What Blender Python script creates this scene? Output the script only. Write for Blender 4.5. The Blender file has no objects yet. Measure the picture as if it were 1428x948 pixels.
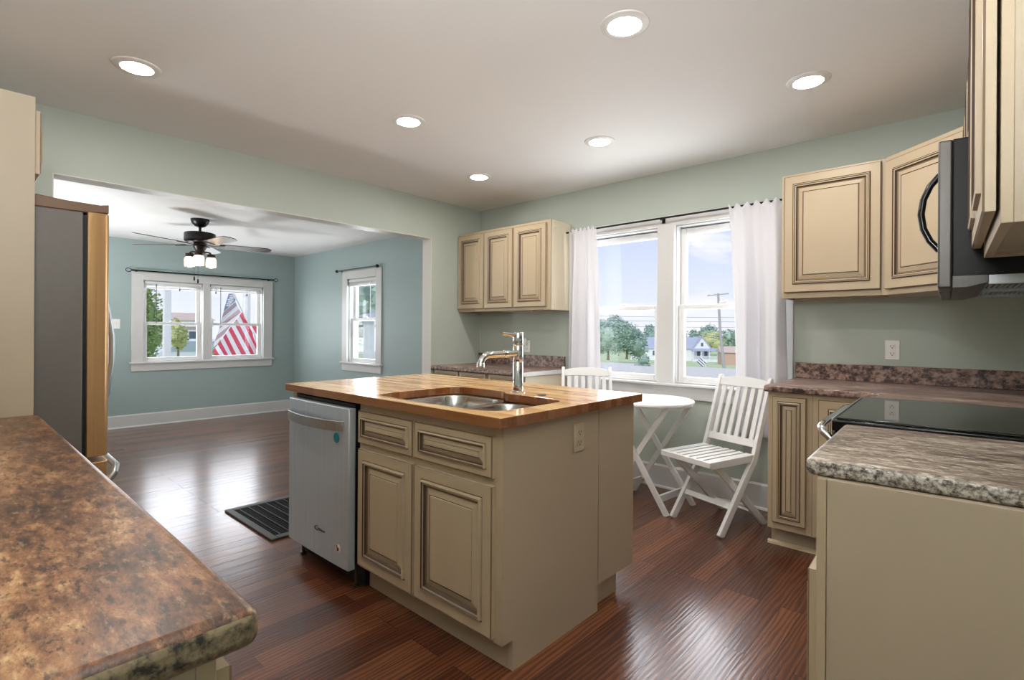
import bpy, bmesh, math, random
from mathutils import Matrix, Vector
SC = bpy.context.scene
COL = SC.collection
rnd = random.Random(7)
PI = math.pi

# ------------------------------------------------------------------ camera, world, exposure
EYE = 1.207
FPX, CX, CY, ROLL = 726.4, 714.0, 461.5, 0.00644
YAW = math.atan2(1374.5 - 714.0, FPX)
cam_d = bpy.data.cameras.new('camera')
cam = bpy.data.objects.new('camera', cam_d)
COL.objects.link(cam)
SC.camera = cam
cam_d.sensor_width = 36.0
cam_d.sensor_fit = 'HORIZONTAL'
cam_d.lens = FPX / 1428.0 * 36.0
cam_d.shift_x = 0.0
cam_d.shift_y = -(474.0 - CY) / 1428.0
cam_d.clip_start = 0.03
cam_d.clip_end = 1200
cam.matrix_world = (Matrix.Translation((0, 0, EYE)) @ Matrix.Rotation(YAW, 4, 'Z')
                    @ Matrix.Rotation(PI / 2, 4, 'X') @ Matrix.Rotation(ROLL, 4, 'Z'))

SC.view_settings.view_transform = 'Standard'
SC.view_settings.look = 'None'
SC.view_settings.gamma = 1.0
SC.view_settings.exposure = 0.0
SC.view_settings.use_curve_mapping = False

LENS_STRENGTH = 200.0      # recessed ceiling lights
BULB_STRENGTH = 40.0       # fan light kit
SKY_STRENGTH = 1.2


def lin(c):
    return tuple((x / 255 / 12.92) if x / 255 <= 0.04045 else ((x / 255 + 0.055) / 1.055) ** 2.4 for x in c)


def rgba(c):
    return (*lin(c), 1.0)


W = bpy.data.worlds.new('World')
SC.world = W
W.use_nodes = True
nt = W.node_tree
nt.nodes.clear()
wo = nt.nodes.new('ShaderNodeOutputWorld')
wb = nt.nodes.new('ShaderNodeBackground')
tc = nt.nodes.new('ShaderNodeTexCoord')
sx = nt.nodes.new('ShaderNodeSeparateXYZ')
nt.links.new(tc.outputs['Generated'], sx.inputs[0])
gr = nt.nodes.new('ShaderNodeValToRGB')
gr.color_ramp.elements[0].position = 0.0
gr.color_ramp.elements[0].color = rgba((238, 240, 250))
gr.color_ramp.elements[1].position = 0.5
gr.color_ramp.elements[1].color = rgba((172, 194, 246))
e = gr.color_ramp.elements.new(0.16)
e.color = rgba((208, 218, 249))
nt.links.new(sx.outputs['Z'], gr.inputs[0])
mp = nt.nodes.new('ShaderNodeMapping')
mp.inputs['Scale'].default_value = (1, 1, 3.2)
nt.links.new(tc.outputs['Generated'], mp.inputs[0])
nz = nt.nodes.new('ShaderNodeTexNoise')
nz.inputs['Scale'].default_value = 4.2
nz.inputs['Detail'].default_value = 6
nz.inputs['Roughness'].default_value = 0.5
nt.links.new(mp.outputs[0], nz.inputs['Vector'])
cr = nt.nodes.new('ShaderNodeValToRGB')
cr.color_ramp.elements[0].position = 0.50
cr.color_ramp.elements[0].color = (0, 0, 0, 1)
cr.color_ramp.elements[1].position = 0.60
cr.color_ramp.elements[1].color = (1, 1, 1, 1)
nt.links.new(nz.outputs['Fac'], cr.inputs[0])
mxw = nt.nodes.new('ShaderNodeMixRGB')
mxw.inputs['Color2'].default_value = rgba((246, 244, 251))
nt.links.new(cr.outputs[0], mxw.inputs['Fac'])
nt.links.new(gr.outputs[0], mxw.inputs['Color1'])
nt.links.new(mxw.outputs[0], wb.inputs['Color'])
wb.inputs['Strength'].default_value = SKY_STRENGTH
nt.links.new(wb.outputs[0], wo.inputs['Surface'])


def area_light(name, loc, direction, sx_, sy_, power, color, spread=180):
    d = bpy.data.lights.new(name, 'AREA')
    d.shape = 'RECTANGLE'
    d.size, d.size_y = sx_, sy_
    d.energy = power
    d.color = color
    d.spread = math.radians(spread)
    o = bpy.data.objects.new(name, d)
    COL.objects.link(o)
    o.location = loc
    o.rotation_euler = Vector(direction).to_track_quat('-Z', 'Y').to_euler()
    return o


sun_d = bpy.data.lights.new('sun', 'SUN')
sun_d.energy = 1.6
sun_d.angle = math.radians(6)
sun_d.color = (1.0, 0.97, 0.92)
sun = bpy.data.objects.new('sun', sun_d)
COL.objects.link(sun)
sun.rotation_euler = Vector((-0.28, 0.80, -0.62)).to_track_quat('-Z', 'Y').to_euler()

# lamps boosting daylight at the three windows, and added unseen uplights brightening both rooms
DAY = (0.93, 0.96, 1.0)
area_light('kitchen_window_daylight', (-1.837, 3.97, 1.42), (0, -1, 0), 1.54, 1.2, 46, DAY)
area_light('flag_window_daylight', (-7.92, 2.43, 1.305), (1, 0, 0), 1.46, 1.02, 33, DAY)
area_light('narrow_window_daylight', (-5.875, 3.79, 1.33), (0, -1, 0), 0.68, 1.08, 22, DAY)
area_light('added_uplight_living', (-6.2, -0.1, 0.95), (-0.1, 0.35, 1), 0.4, 0.4, 62, (0.96, 0.98, 1.0))
area_light('added_uplight', (-0.12, -0.12, 1.75), (-0.35, 0.35, 1), 0.3, 0.3, 50, (0.97, 0.97, 1.0))


# ------------------------------------------------------------------ point helpers (camera of the photograph)
def ray(u, v):
    du, dv = u - CX, v - CY
    a = (du * math.cos(ROLL) + dv * math.sin(ROLL)) / FPX
    b = (-du * math.sin(ROLL) + dv * math.cos(ROLL)) / FPX
    return Vector((-math.sin(YAW) + math.cos(YAW) * a, math.cos(YAW) + math.sin(YAW) * a, -b))


def at_x(u, v, x):
    d = ray(u, v)
    return Vector((0, 0, EYE)) + d * (x / d.x)


def at_y(u, v, y):
    d = ray(u, v)
    return Vector((0, 0, EYE)) + d * (y / d.y)


def at_d(u, v, dist):
    return Vector((0, 0, EYE)) + ray(u, v) * dist


# ------------------------------------------------------------------ materials
M = {}


def nodes_of(name):
    m = bpy.data.materials.new(name)
    m.use_nodes = True
    t = m.node_tree
    return m, t, t.nodes['Principled BSDF']


def simple(name, c, rough=0.5, metal=0.0, spec=0.5, noise=0.0, nscale=8.0, bump=0.0, bscale=60.0, coat=0.0, emis=None, es=0.0):
    m, t, b = nodes_of(name)
    b.inputs['Base Color'].default_value = rgba(c)
    b.inputs['Roughness'].default_value = rough
    b.inputs['Metallic'].default_value = metal
    b.inputs['Specular IOR Level'].default_value = spec
    b.inputs['Coat Weight'].default_value = coat
    co = t.nodes.new('ShaderNodeTexCoord')
    if noise:
        n = t.nodes.new('ShaderNodeTexNoise')
        n.inputs['Scale'].default_value = nscale
        n.inputs['Detail'].default_value = 4
        t.links.new(co.outputs['Object'], n.inputs['Vector'])
        mx = t.nodes.new('ShaderNodeMixRGB')
        mx.inputs['Color1'].default_value = rgba(tuple(max(0, x * (1 - noise)) for x in c))
        mx.inputs['Color2'].default_value = rgba(tuple(min(255, x * (1 + noise)) for x in c))
        t.links.new(n.outputs['Fac'], mx.inputs['Fac'])
        t.links.new(mx.outputs[0], b.inputs['Base Color'])
    if bump:
        n2 = t.nodes.new('ShaderNodeTexNoise')
        n2.inputs['Scale'].default_value = bscale
        n2.inputs['Detail'].default_value = 3
        t.links.new(co.outputs['Object'], n2.inputs['Vector'])
        bp = t.nodes.new('ShaderNodeBump')
        bp.inputs['Strength'].default_value = bump
        bp.inputs['Distance'].default_value = 0.002
        t.links.new(n2.outputs['Fac'], bp.inputs['Height'])
        t.links.new(bp.outputs[0], b.inputs['Normal'])
    if emis:
        b.inputs['Emission Color'].default_value = rgba(emis)
        b.inputs['Emission Strength'].default_value = es
    M[name] = m
    return m


simple('sage_paint', (178, 186, 175), 0.55, noise=0.015, nscale=3, bump=0.08, bscale=90)
simple('daylit_paint', (156, 172, 170), 0.5, noise=0.015, nscale=3, bump=0.08, bscale=90)  # blue of the daylight put into the living room wall colour
simple('ceiling_paint', (232, 230, 228), 0.7, noise=0.012, nscale=1.2, bump=0.06, bscale=40)
simple('white_trim', (206, 204, 202), 0.35, noise=0.01)
simple('white_paint', (226, 225, 223), 0.35, noise=0.012, nscale=20)
simple('jamb_paint', (214, 210, 202), 0.4)
simple('vinyl', (222, 221, 220), 0.3)
simple('cream', (183, 164, 136), 0.38, noise=0.02, nscale=6)
simple('cream_side', (180, 163, 140), 0.42, noise=0.02, nscale=5)
simple('glaze', (72, 54, 40), 0.5)
simple('glaze_soft', (120, 98, 74), 0.45)
simple('raw_edge', (206, 188, 152), 0.5, noise=0.05, nscale=30)
simple('rod_iron', (32, 29, 28), 0.35, metal=0.7)
simple('chrome', (225, 226, 228), 0.06, metal=1.0)
simple('steel_sink', (190, 188, 184), 0.22, metal=1.0)
simple('outlet_white', (236, 234, 228), 0.35)
simple('outlet_dark', (60, 56, 52), 0.5)
simple('outlet_ivory', (186, 171, 146), 0.4)
simple('black_gloss', (14, 14, 15), 0.18)
simple('black_matte', (22, 21, 20), 0.6)
simple('black_glass', (10, 12, 12), 0.03, spec=0.8)
simple('fridge_brown', (112, 82, 58), 0.45)
simple('cream_window_lit', (226, 214, 188), 0.4, noise=0.02, nscale=5)  # cream of two cabinet ends, window light put into the colour
simple('microwave_black', (15, 14, 14), 0.42, spec=0.25)
simple('flag_backlit', (196, 170, 172), 0.8)  # red stripes of the upper fold, backlit shade put into their colour
simple('fridge_grey', (104, 98, 92), 0.5, metal=0.2, noise=0.03, nscale=40)
simple('bronze_fan', (44, 32, 26), 0.4, metal=0.4)
simple('fan_black', (22, 21, 22), 0.35, metal=0.3)
simple('blade_dark', (74, 60, 50), 0.4, noise=0.1, nscale=14)
simple('teal_sticker', (20, 140, 160), 0.4)
simple('white_sticker', (236, 226, 224), 0.4)
simple('red_sticker', (120, 40, 44), 0.4)
simple('logo_ink', (58, 60, 72), 0.4)
simple('grate_metal', (26, 25, 24), 0.55, metal=0.4, noise=0.1, nscale=20)
simple('grate_edge', (62, 60, 58), 0.5, metal=0.5, noise=0.1, nscale=20)
simple('lens', (255, 250, 240), 0.4, emis=(253, 249, 245), es=LENS_STRENGTH)
simple('bulb', (255, 240, 220), 0.4, emis=(255, 226, 190), es=BULB_STRENGTH)
simple('light_trim', (228, 226, 222), 0.4)
simple('grass', (188, 202, 152), 0.9, noise=0.2, nscale=0.6)  # most outdoor colours below are lightened, haze put into them
simple('asphalt', (222, 216, 202), 0.9, noise=0.06, nscale=2)
simple('concrete', (206, 204, 200), 0.9, noise=0.06, nscale=2)
simple('house_white', (240, 242, 246), 0.7)
simple('roof_grey', (178, 184, 200), 0.8, noise=0.06, nscale=6)
simple('roof_brown', (216, 190, 174), 0.8, noise=0.06, nscale=6)
simple('wall_brown', (206, 172, 156), 0.8)
simple('window_dark', (96, 106, 120), 0.3)
simple('bark', (130, 112, 92), 0.9, noise=0.2, nscale=10)
simple('pole_wood', (178, 174, 176), 0.9, noise=0.1, nscale=10)
simple('post_white', (240, 240, 238), 0.5)
simple('car_white', (236, 240, 244), 0.25)
simple('car_glass', (176, 190, 200), 0.1)
simple('tyre', (40, 40, 42), 0.8)
simple('flag_red', (226, 80, 102), 0.8)
simple('flag_white', (246, 244, 246), 0.8)
simple('flag_blue', (136, 144, 180), 0.8)
simple('stucco', (214, 216, 222), 0.9, noise=0.06, nscale=14)
simple('pvc_drain', (90, 88, 86), 0.3, metal=0.9)
for nm, c in (('leaf_dark', (104, 124, 98)), ('leaf_mid', (132, 158, 100)), ('leaf_light', (178, 194, 128)),  # distance haze put into the foliage colours
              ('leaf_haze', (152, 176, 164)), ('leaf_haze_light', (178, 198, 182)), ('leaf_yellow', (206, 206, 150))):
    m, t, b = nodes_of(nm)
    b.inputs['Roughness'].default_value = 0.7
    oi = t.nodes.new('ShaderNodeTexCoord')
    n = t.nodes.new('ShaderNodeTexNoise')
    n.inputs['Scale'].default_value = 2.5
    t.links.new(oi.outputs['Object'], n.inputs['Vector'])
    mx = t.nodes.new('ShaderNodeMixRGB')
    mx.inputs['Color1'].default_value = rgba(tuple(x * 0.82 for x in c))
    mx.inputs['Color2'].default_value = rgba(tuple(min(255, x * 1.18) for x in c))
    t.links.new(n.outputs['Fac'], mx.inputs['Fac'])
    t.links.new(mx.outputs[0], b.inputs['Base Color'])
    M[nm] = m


def make_brick():
    m, t, b = nodes_of('brick')
    co = t.nodes.new('ShaderNodeTexCoord')
    mpn = t.nodes.new('ShaderNodeMapping')
    mpn.inputs['Rotation'].default_value = (PI / 2, 0, PI / 2)
    br = t.nodes.new('ShaderNodeTexBrick')
    br.inputs['Scale'].default_value = 4
    br.inputs['Color1'].default_value = rgba((222, 160, 150))
    br.inputs['Color2'].default_value = rgba((206, 140, 130))
    br.inputs['Mortar'].default_value = rgba((220, 200, 190))
    t.links.new(co.outputs['Object'], mpn.inputs[0])
    t.links.new(mpn.outputs[0], br.inputs['Vector'])
    t.links.new(br.outputs['Color'], b.inputs['Base Color'])
    b.inputs['Roughness'].default_value = 0.9
    M['brick'] = m


make_brick()


def make_steel():
    # brushed stainless: fine streaks, slightly blue grey; warm reflected cast put into fridge_steel
    for name, c, r in (('stainless', (186, 190, 194), 0.32), ('dishwasher_steel', (206, 216, 226), 0.36), ('fridge_steel', (190, 150, 104), 0.3), ('stainless_warm', (176, 164, 146), 0.28), ('stainless_dull', (96, 93, 90), 0.42)):
        m, t, b = nodes_of(name)
        b.inputs['Metallic'].default_value = {'dishwasher_steel': 0.55, 'fridge_steel': 0.6, 'stainless_dull': 0.6}.get(name, 0.9)
        co = t.nodes.new('ShaderNodeTexCoord')
        mpn = t.nodes.new('ShaderNodeMapping')
        mpn.inputs['Scale'].default_value = (160, 160, 2.0)
        n = t.nodes.new('ShaderNodeTexNoise')
        n.inputs['Scale'].default_value = 1.0
        n.inputs['Detail'].default_value = 4
        t.links.new(co.outputs['Object'], mpn.inputs[0])
        t.links.new(mpn.outputs[0], n.inputs['Vector'])
        mx = t.nodes.new('ShaderNodeMixRGB')
        mx.inputs['Color1'].default_value = rgba(tuple(x * 0.92 for x in c))
        mx.inputs['Color2'].default_value = rgba(tuple(min(255, x * 1.06) for x in c))
        t.links.new(n.outputs['Fac'], mx.inputs['Fac'])
        t.links.new(mx.outputs[0], b.inputs['Base Color'])
        b.inputs['Roughness'].default_value = r
        M[name] = m


make_steel()


def make_floor():
    m, t, b = nodes_of('oak_floor')
    L = t.links.new
    co = t.nodes.new('ShaderNodeTexCoord')
    sep = t.nodes.new('ShaderNodeSeparateXYZ')
    L(co.outputs['Object'], sep.inputs[0])
    cmb = t.nodes.new('ShaderNodeCombineXYZ')       # planks run along y
    L(sep.outputs['Y'], cmb.inputs['X'])
    L(sep.outputs['X'], cmb.inputs['Y'])
    br = t.nodes.new('ShaderNodeTexBrick')
    br.offset = 0.37
    br.offset_frequency = 3
    br.inputs['Color1'].default_value = (0, 0, 0, 1)
    br.inputs['Color2'].default_value = (1, 1, 1, 1)
    br.inputs['Mortar'].default_value = (0.5, 0.5, 0.5, 1)
    br.inputs['Scale'].default_value = 1.0
    br.inputs['Brick Width'].default_value = 1.25
    br.inputs['Row Height'].default_value = 0.083
    br.inputs['Mortar Size'].default_value = 0.0012
    br.inputs['Mortar Smooth'].default_value = 0.3
    L(cmb.outputs[0], br.inputs['Vector'])
    # grain coordinates, shifted per plank
    off = t.nodes.new('ShaderNodeVectorMath')
    off.operation = 'MULTIPLY_ADD'
    L(br.outputs['Color'], off.inputs[0])
    off.inputs[1].default_value = (7.3, 3.1, 5.7)
    L(co.outputs['Object'], off.inputs[2])
    mg = t.nodes.new('ShaderNodeMapping')
    mg.inputs['Scale'].default_value = (7.0, 0.8, 1.0)
    L(off.outputs[0], mg.inputs[0])
    wv = t.nodes.new('ShaderNodeTexWave')
    wv.wave_type = 'BANDS'
    wv.bands_direction = 'X'
    wv.inputs['Scale'].default_value = 2.4
    wv.inputs['Distortion'].default_value = 9.0
    wv.inputs['Detail'].default_value = 2.5
    wv.inputs['Detail Scale'].default_value = 1.1
    L(mg.outputs[0], wv.inputs['Vector'])
    mf = t.nodes.new('ShaderNodeMapping')
    mf.inputs['Scale'].default_value = (160, 5, 1)
    L(off.outputs[0], mf.inputs[0])
    fine = t.nodes.new('ShaderNodeTexNoise')
    fine.inputs['Scale'].default_value = 1.0
    fine.inputs['Detail'].default_value = 5
    L(mf.outputs[0], fine.inputs['Vector'])
    big = t.nodes.new('ShaderNodeTexNoise')
    big.inputs['Scale'].default_value = 1.6
    big.inputs['Detail'].default_value = 3
    L(co.outputs['Object'], big.inputs['Vector'])
    # combine
    a1 = t.nodes.new('ShaderNodeMath')
    a1.operation = 'MULTIPLY_ADD'
    L(wv.outputs['Fac'], a1.inputs[0])
    a1.inputs[1].default_value = 0.24
    a2 = t.nodes.new('ShaderNodeMath')
    a2.operation = 'MULTIPLY_ADD'
    L(fine.outputs['Fac'], a2.inputs[0])
    a2.inputs[1].default_value = 0.34
    a3 = t.nodes.new('ShaderNodeMath')
    a3.operation = 'MULTIPLY'
    sr = t.nodes.new('ShaderNodeSeparateColor')
    L(br.outputs['Color'], sr.inputs[0])
    L(sr.outputs['Red'], a3.inputs[0])
    a3.inputs[1].default_value = 0.26
    a4 = t.nodes.new('ShaderNodeMath')
    a4.operation = 'MULTIPLY_ADD'
    L(big.outputs['Fac'], a4.inputs[0])
    a4.inputs[1].default_value = 0.22
    L(a3.outputs[0], a4.inputs[2])
    L(a4.outputs[0], a2.inputs[2])
    L(a2.outputs[0], a1.inputs[2])
    ramp = t.nodes.new('ShaderNodeValToRGB')
    cr_ = ramp.color_ramp
    cr_.elements[0].position = 0.22
    cr_.elements[0].color = rgba((50, 27, 18))
    cr_.elements[1].position = 0.95
    cr_.elements[1].color = rgba((142, 96, 68))
    e1 = cr_.elements.new(0.48)
    e1.color = rgba((88, 47, 30))
    e2 = cr_.elements.new(0.7)
    e2.color = rgba((120, 72, 47))
    L(a1.outputs[0], ramp.inputs[0])
    mm = t.nodes.new('ShaderNodeMixRGB')
    mm.blend_type = 'MIX'
    L(br.outputs['Fac'], mm.inputs['Fac'])
    L(ramp.outputs[0], mm.inputs['Color1'])
    mm.inputs['Color2'].default_value = rgba((30, 15, 9))
    L(mm.outputs[0], b.inputs['Base Color'])
    rr = t.nodes.new('ShaderNodeMapRange')
    L(wv.outputs['Fac'], rr.inputs[0])
    rr.inputs['To Min'].default_value = 0.23
    rr.inputs['To Max'].default_value = 0.17
    L(rr.outputs[0], b.inputs['Roughness'])
    bh = t.nodes.new('ShaderNodeMath')
    bh.operation = 'MULTIPLY_ADD'
    L(br.outputs['Fac'], bh.inputs[0])
    bh.inputs[1].default_value = -0.9
    L(a1.outputs[0], bh.inputs[2])
    bp = t.nodes.new('ShaderNodeBump')
    bp.inputs['Strength'].default_value = 0.34
    bp.inputs['Distance'].default_value = 0.0024
    L(bh.outputs[0], bp.inputs['Height'])
    L(bp.outputs[0], b.inputs['Normal'])
    b.inputs['Coat Weight'].default_value = 0.35
    b.inputs['Coat Roughness'].default_value = 0.32
    M['oak_floor'] = m


make_floor()


def make_block():
    # butcher block: staves along x, random tones; end grain darker
    m, t, b = nodes_of('butcher_block')
    L = t.links.new
    co = t.nodes.new('ShaderNodeTexCoord')
    br = t.nodes.new('ShaderNodeTexBrick')
    br.offset = 0.41
    br.offset_frequency = 2
    br.inputs['Color1'].default_value = (0, 0, 0, 1)
    br.inputs['Color2'].default_value = (1, 1, 1, 1)
    br.inputs['Mortar'].default_value = (0.45, 0.45, 0.45, 1)
    br.inputs['Scale'].default_value = 1.0
    br.inputs['Brick Width'].default_value = 0.34
    br.inputs['Row Height'].default_value = 0.044
    br.inputs['Mortar Size'].default_value = 0.0005
    mb_ = t.nodes.new('ShaderNodeMapping')
    mb_.inputs['Location'].default_value = (0.12, 0.013, 0)
    L(co.outputs['Object'], mb_.inputs[0])
    L(mb_.outputs[0], br.inputs['Vector'])
    off = t.nodes.new('ShaderNodeVectorMath')
    off.operation = 'MULTIPLY_ADD'
    L(br.outputs['Color'], off.inputs[0])
    off.inputs[1].default_value = (3.3, 5.1, 2.7)
    L(co.outputs['Object'], off.inputs[2])
    mg = t.nodes.new('ShaderNodeMapping')
    mg.inputs['Scale'].default_value = (3.0, 60, 60)
    L(off.outputs[0], mg.inputs[0])
    n = t.nodes.new('ShaderNodeTexNoise')
    n.inputs['Scale'].default_value = 1.0
    n.inputs['Detail'].default_value = 5
    L(mg.outputs[0], n.inputs['Vector'])
    sr = t.nodes.new('ShaderNodeSeparateColor')
    L(br.outputs['Color'], sr.inputs[0])
    mix = t.nodes.new('ShaderNodeMath')
    mix.operation = 'MULTIPLY_ADD'
    L(n.outputs['Fac'], mix.inputs[0])
    mix.inputs[1].default_value = 0.55
    mm = t.nodes.new('ShaderNodeMath')
    mm.operation = 'MULTIPLY'
    L(sr.outputs['Red'], mm.inputs[0])
    mm.inputs[1].default_value = 0.55
    L(mm.outputs[0], mix.inputs[2])
    ramp = t.nodes.new('ShaderNodeValToRGB')
    r = ramp.color_ramp
    r.elements[0].position = 0.15
    r.elements[0].color = rgba((170, 112, 66))
    r.elements[1].position = 0.88
    r.elements[1].color = rgba((238, 204, 150))
    x = r.elements.new(0.42)
    x.color = rgba((206, 152, 96))
    x = r.elements.new(0.62)
    x.color = rgba((224, 180, 122))
    L(mix.outputs[0], ramp.inputs[0])
    # sawn ends and edges redder, darker
    ge = t.nodes.new('ShaderNodeNewGeometry')
    sn = t.nodes.new('ShaderNodeSeparateXYZ')
    L(ge.outputs['Normal'], sn.inputs[0])
    ab = t.nodes.new('ShaderNodeMath')
    ab.operation = 'ABSOLUTE'
    L(sn.outputs['Z'], ab.inputs[0])
    inv = t.nodes.new('ShaderNodeMath')
    inv.operation = 'SUBTRACT'
    inv.inputs[0].default_value = 1.0
    L(ab.outputs[0], inv.inputs[1])
    mul = t.nodes.new('ShaderNodeMixRGB')
    mul.blend_type = 'MULTIPLY'
    L(inv.outputs[0], mul.inputs['Fac'])
    L(ramp.outputs[0], mul.inputs['Color1'])
    mul.inputs['Color2'].default_value = rgba((156, 128, 118))
    L(mul.outputs[0], b.inputs['Base Color'])
    b.inputs['Roughness'].default_value = 0.14
    b.inputs['Specular IOR Level'].default_value = 0.6
    bp = t.nodes.new('ShaderNodeBump')
    bp.inputs['Strength'].default_value = 0.12
    bp.inputs['Distance'].default_value = 0.001
    L(mix.outputs[0], bp.inputs['Height'])
    L(bp.outputs[0], b.inputs['Normal'])
    M['butcher_block'] = m


make_block()


def make_laminate(name, cols, edge, edge_scale=75.0, pale=0.8):
    """mottled stone-look laminate: streaky veins on top, crisper light/dark speckle on the post-formed edge."""
    m, t, b = nodes_of(name)
    L = t.links.new
    co = t.nodes.new('ShaderNodeTexCoord')
    mp_ = t.nodes.new('ShaderNodeMapping')
    mp_.inputs['Scale'].default_value = (0.8, 1.7, 1.7)
    mp_.inputs['Rotation'].default_value = (0, 0, 0.5)
    L(co.outputs['Object'], mp_.inputs[0])
    n1 = t.nodes.new('ShaderNodeTexNoise')
    n1.inputs['Scale'].default_value = 3.6
    n1.inputs['Detail'].default_value = 8
    n1.inputs['Roughness'].default_value = 0.74
    n1.inputs['Distortion'].default_value = 0.3
    L(mp_.outputs[0], n1.inputs['Vector'])
    n2 = t.nodes.new('ShaderNodeTexNoise')
    n2.inputs['Scale'].default_value = 26.0
    n2.inputs['Detail'].default_value = 10
    n2.inputs['Roughness'].default_value = 0.8
    n2.inputs['Distortion'].default_value = 0.2
    mp2 = t.nodes.new('ShaderNodeMapping')
    mp2.inputs['Scale'].default_value = (0.55, 1.5, 1.5)
    mp2.inputs['Rotation'].default_value = (0, 0, 0.35)
    L(co.outputs['Object'], mp2.inputs[0])
    L(mp2.outputs[0], n2.inputs['Vector'])
    a = t.nodes.new('ShaderNodeMath')
    a.operation = 'MULTIPLY_ADD'
    L(n2.outputs['Fac'], a.inputs[0])
    a.inputs[1].default_value = 0.52
    a_ = t.nodes.new('ShaderNodeMath')
    a_.operation = 'MULTIPLY'
    L(n1.outputs['Fac'], a_.inputs[0])
    a_.inputs[1].default_value = 0.55
    L(a_.outputs[0], a.inputs[2])
    ramp = t.nodes.new('ShaderNodeValToRGB')
    r = ramp.color_ramp
    pos = (0.40, 0.475, 0.535, 0.585, 0.65)
    r.elements[0].position = pos[0]
    r.elements[0].color = rgba(cols[0])
    r.elements[1].position = pos[4]
    r.elements[1].color = rgba(cols[4])
    for k in (1, 2, 3):
        q = r.elements.new(pos[k])
        q.color = rgba(cols[k])
    L(a.outputs[0], ramp.inputs[0])
    # crisp dark and pale flecks over the mottling
    base = ramp.outputs[0]
    for sc_n, lo_, hi_, colr, amt, sh in ((70.0, 0.54, 0.62, cols[0], 0.75, 3.0), (70.0, 0.555, 0.65, cols[4], pale, 11.0), (24.0, 0.55, 0.66, cols[0], 0.55, 19.0)):
        mp3 = t.nodes.new('ShaderNodeMapping')
        mp3.inputs['Location'].default_value = (sh, sh * 0.7, 0)
        mp3.inputs['Scale'].default_value = (0.5, 1.3, 1.3)
        mp3.inputs['Rotation'].default_value = (0, 0, 0.3)
        L(co.outputs['Object'], mp3.inputs[0])
        nf = t.nodes.new('ShaderNodeTexNoise')
        nf.inputs['Scale'].default_value = sc_n
        nf.inputs['Detail'].default_value = 5
        nf.inputs['Roughness'].default_value = 0.65
        L(mp3.outputs[0], nf.inputs['Vector'])
        mr = t.nodes.new('ShaderNodeMapRange')
        mr.inputs['From Min'].default_value = lo_
        mr.inputs['From Max'].default_value = hi_
        mr.inputs['To Max'].default_value = amt
        L(nf.outputs['Fac'], mr.inputs[0])
        fx_ = t.nodes.new('ShaderNodeMixRGB')
        L(mr.outputs[0], fx_.inputs['Fac'])
        L(base, fx_.inputs['Color1'])
        fx_.inputs['Color2'].default_value = rgba(colr)
        base = fx_.outputs[0]
    # edge speckle
    n3 = t.nodes.new('ShaderNodeTexNoise')
    n3.inputs['Scale'].default_value = edge_scale
    n3.inputs['Detail'].default_value = 4
    n3.inputs['Roughness'].default_value = 0.7
    n3.inputs['Distortion'].default_value = 0.0
    L(co.outputs['Object'], n3.inputs['Vector'])
    r2 = t.nodes.new('ShaderNodeValToRGB')
    q = r2.color_ramp
    q.elements[0].position = 0.38
    q.elements[0].color = rgba(edge[0])
    q.elements[1].position = 0.6
    q.elements[1].color = rgba(edge[2])
    z = q.elements.new(0.47)
    z.color = rgba(edge[1])
    L(n3.outputs['Fac'], r2.inputs[0])
    ge = t.nodes.new('ShaderNodeNewGeometry')
    sn = t.nodes.new('ShaderNodeSeparateXYZ')
    L(ge.outputs['Normal'], sn.inputs[0])
    lt = t.nodes.new('ShaderNodeMath')
    lt.operation = 'LESS_THAN'
    L(sn.outputs['Z'], lt.inputs[0])
    lt.inputs[1].default_value = 0.55
    mx = t.nodes.new('ShaderNodeMixRGB')
    L(lt.outputs[0], mx.inputs['Fac'])
    L(base, mx.inputs['Color1'])
    L(r2.outputs[0], mx.inputs['Color2'])
    L(mx.outputs[0], b.inputs['Base Color'])
    b.inputs['Roughness'].default_value = 0.33
    bp = t.nodes.new('ShaderNodeBump')
    bp.inputs['Strength'].default_value = 0.05
    bp.inputs['Distance'].default_value = 0.001
    L(n2.outputs['Fac'], bp.inputs['Height'])
    L(bp.outputs[0], b.inputs['Normal'])
    M[name] = m


make_laminate('laminate_warm_lit', ((40, 29, 24), (88, 58, 41), (128, 85, 56), (156, 113, 76), (194, 160, 118)),
              ((38, 34, 30), (98, 86, 68), (136, 120, 94)), 60.0, 0.32)  # same laminate as the right counter, warm light put into its colours
make_laminate('laminate_grey', ((66, 57, 52), (106, 92, 83), (138, 122, 108), (174, 159, 143), (222, 213, 200)),
              ((56, 48, 46), (140, 130, 120), (206, 200, 190)))
make_laminate('laminate_mauve', ((58, 44, 42), (100, 78, 72), (132, 104, 94), (158, 134, 122), (196, 182, 170)),
              ((48, 38, 38), (104, 80, 72), (158, 132, 120)), 34.0)


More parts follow.
